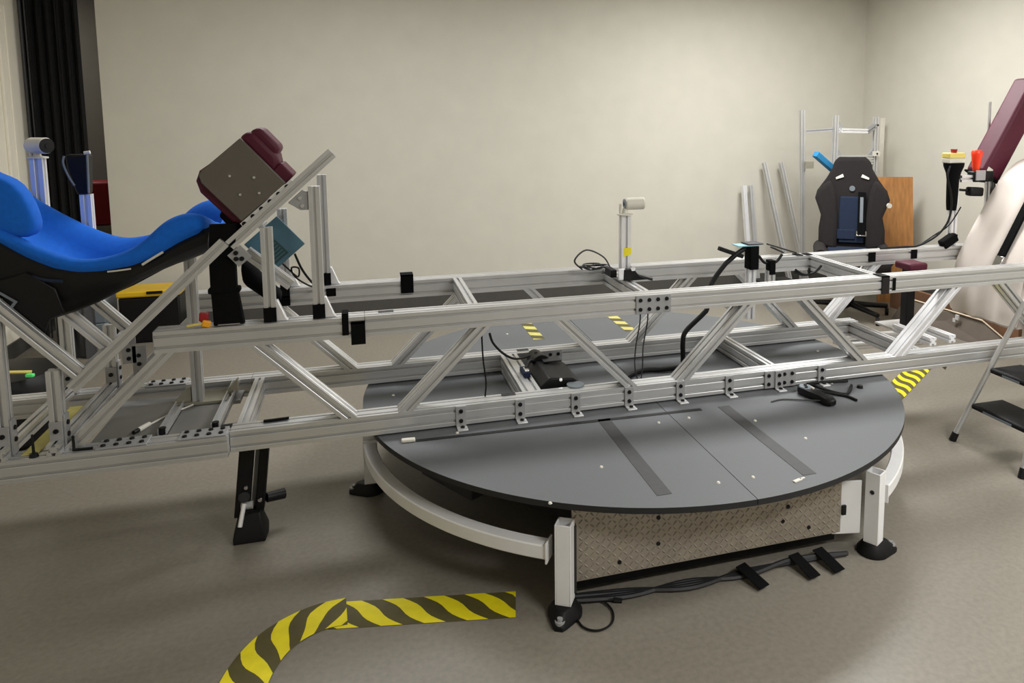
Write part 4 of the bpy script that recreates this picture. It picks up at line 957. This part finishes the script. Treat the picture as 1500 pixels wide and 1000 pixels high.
mb = MB(); nn = 13; vv = [p for r_ in rows for p in r_]; N_ = len(vv)
mb.add(vv+[p+V3((0, .05, 0)) for p in vv], [(j*nn+k, j*nn+k+1, (j+1)*nn+k+1, (j+1)*nn+k) for j in range(8) for k in range(12)]+[(N_+j*nn+k, N_+(j+1)*nn+k, N_+(j+1)*nn+k+1, N_+j*nn+k+1) for j in range(8) for k in range(12)]+[(8*nn+k, 8*nn+k+1, N_+8*nn+k+1, N_+8*nn+k) for k in range(12)]+[(k, N_+k, N_+k+1, k+1) for k in range(12)]+[(j*nn, (j+1)*nn, N_+(j+1)*nn, N_+j*nn) for j in range(8)]+[(j*nn+12, N_+j*nn+12, N_+(j+1)*nn+12, (j+1)*nn+12) for j in range(8)])
tag(mb.build('grey_drape', 'dark_tape', smooth=True), 'dark grey cloth bundle standing by the left wall under the seat', 'cloth')
RB = thing('red_bin', 'dark red bin on a pale base in the dark opening behind the seat', 'bin', (-3.1, 3.7, 0))
MB().box(-3.32, -2.90, 3.6, 3.8, .0, .72).build('base', 'beige_bracket', RB, bevel=.01)
MB().box(-3.32, -2.90, 3.6, 3.8, .722, 1.07).build('box', 'red_plastic', RB, bevel=.02)
# black cup shaped headset stand on a post behind the seat
CP = thing('headrest_post', 'black cup shaped headrest on an aluminium post behind the blue seat', 'headrest', (-2.18, .28, ZU+S))
ex((-2.182, .283, ZU+S), (-2.182, .283, 1.262), 1, 1, CP, 'post', 'bright_aluminium', (1, 0, 0))
MB().prism([(-2.205, 1.263), (-2.165, 1.263), (-2.155, 1.42), (-2.235, 1.42), (-2.232, 1.37)], 1, .25, .31).build('cup', 'black_plastic', CP, bevel=.01)
MB().tube([(-2.236, .25, 1.415), (-2.24, .247, 1.385), (-2.225, .247, 1.335), (-2.208, .247, 1.30)], .004, 6, 5).build('wire_rim', 'grey_plastic', CP)
MB().tube([(-2.158, .247, 1.42), (-2.16, .247, 1.35), (-2.163, .247, 1.27)], .004, 6, 5).build('wire_rim', 'grey_plastic', CP)
MB().cyl((-2.168, .25, 1.425), (-2.148, .25, 1.428), .007, None, 10).build('cap', 'cream_plastic', CP)
# black round hose case with green light under the seat frame
HC = thing('power_unit', 'round black power unit with a green indicator light at the lower left', 'power unit', (-2.84, 1.08, 0))
MB().lathe([(.20, 0), (.24, .03), (.25, .12), (.25, .30), (.22, .34), (.12, .35)], (-2.84, 1.08, 0), 32).build('body', 'black_plastic', HC, smooth=True)
MB().lathe([(.252, .20), (.256, .205), (.256, .215), (.252, .22)], (-2.84, 1.08, 0), 32).build('band', 'dark_steel', HC, smooth=True)
MB().obox((-2.66, .90, .365), (.035, .02, .016), (0, 0, -.3)).build('indicator', 'green_led', HC, bevel=.004)
MB().tube([(-3.05, .95, .36), (-2.85, .88, .405), (-2.75, .88, .395), (-2.66, .92, .375)], .008, 8, 5).build('cable', 'pale_yellow', HC)
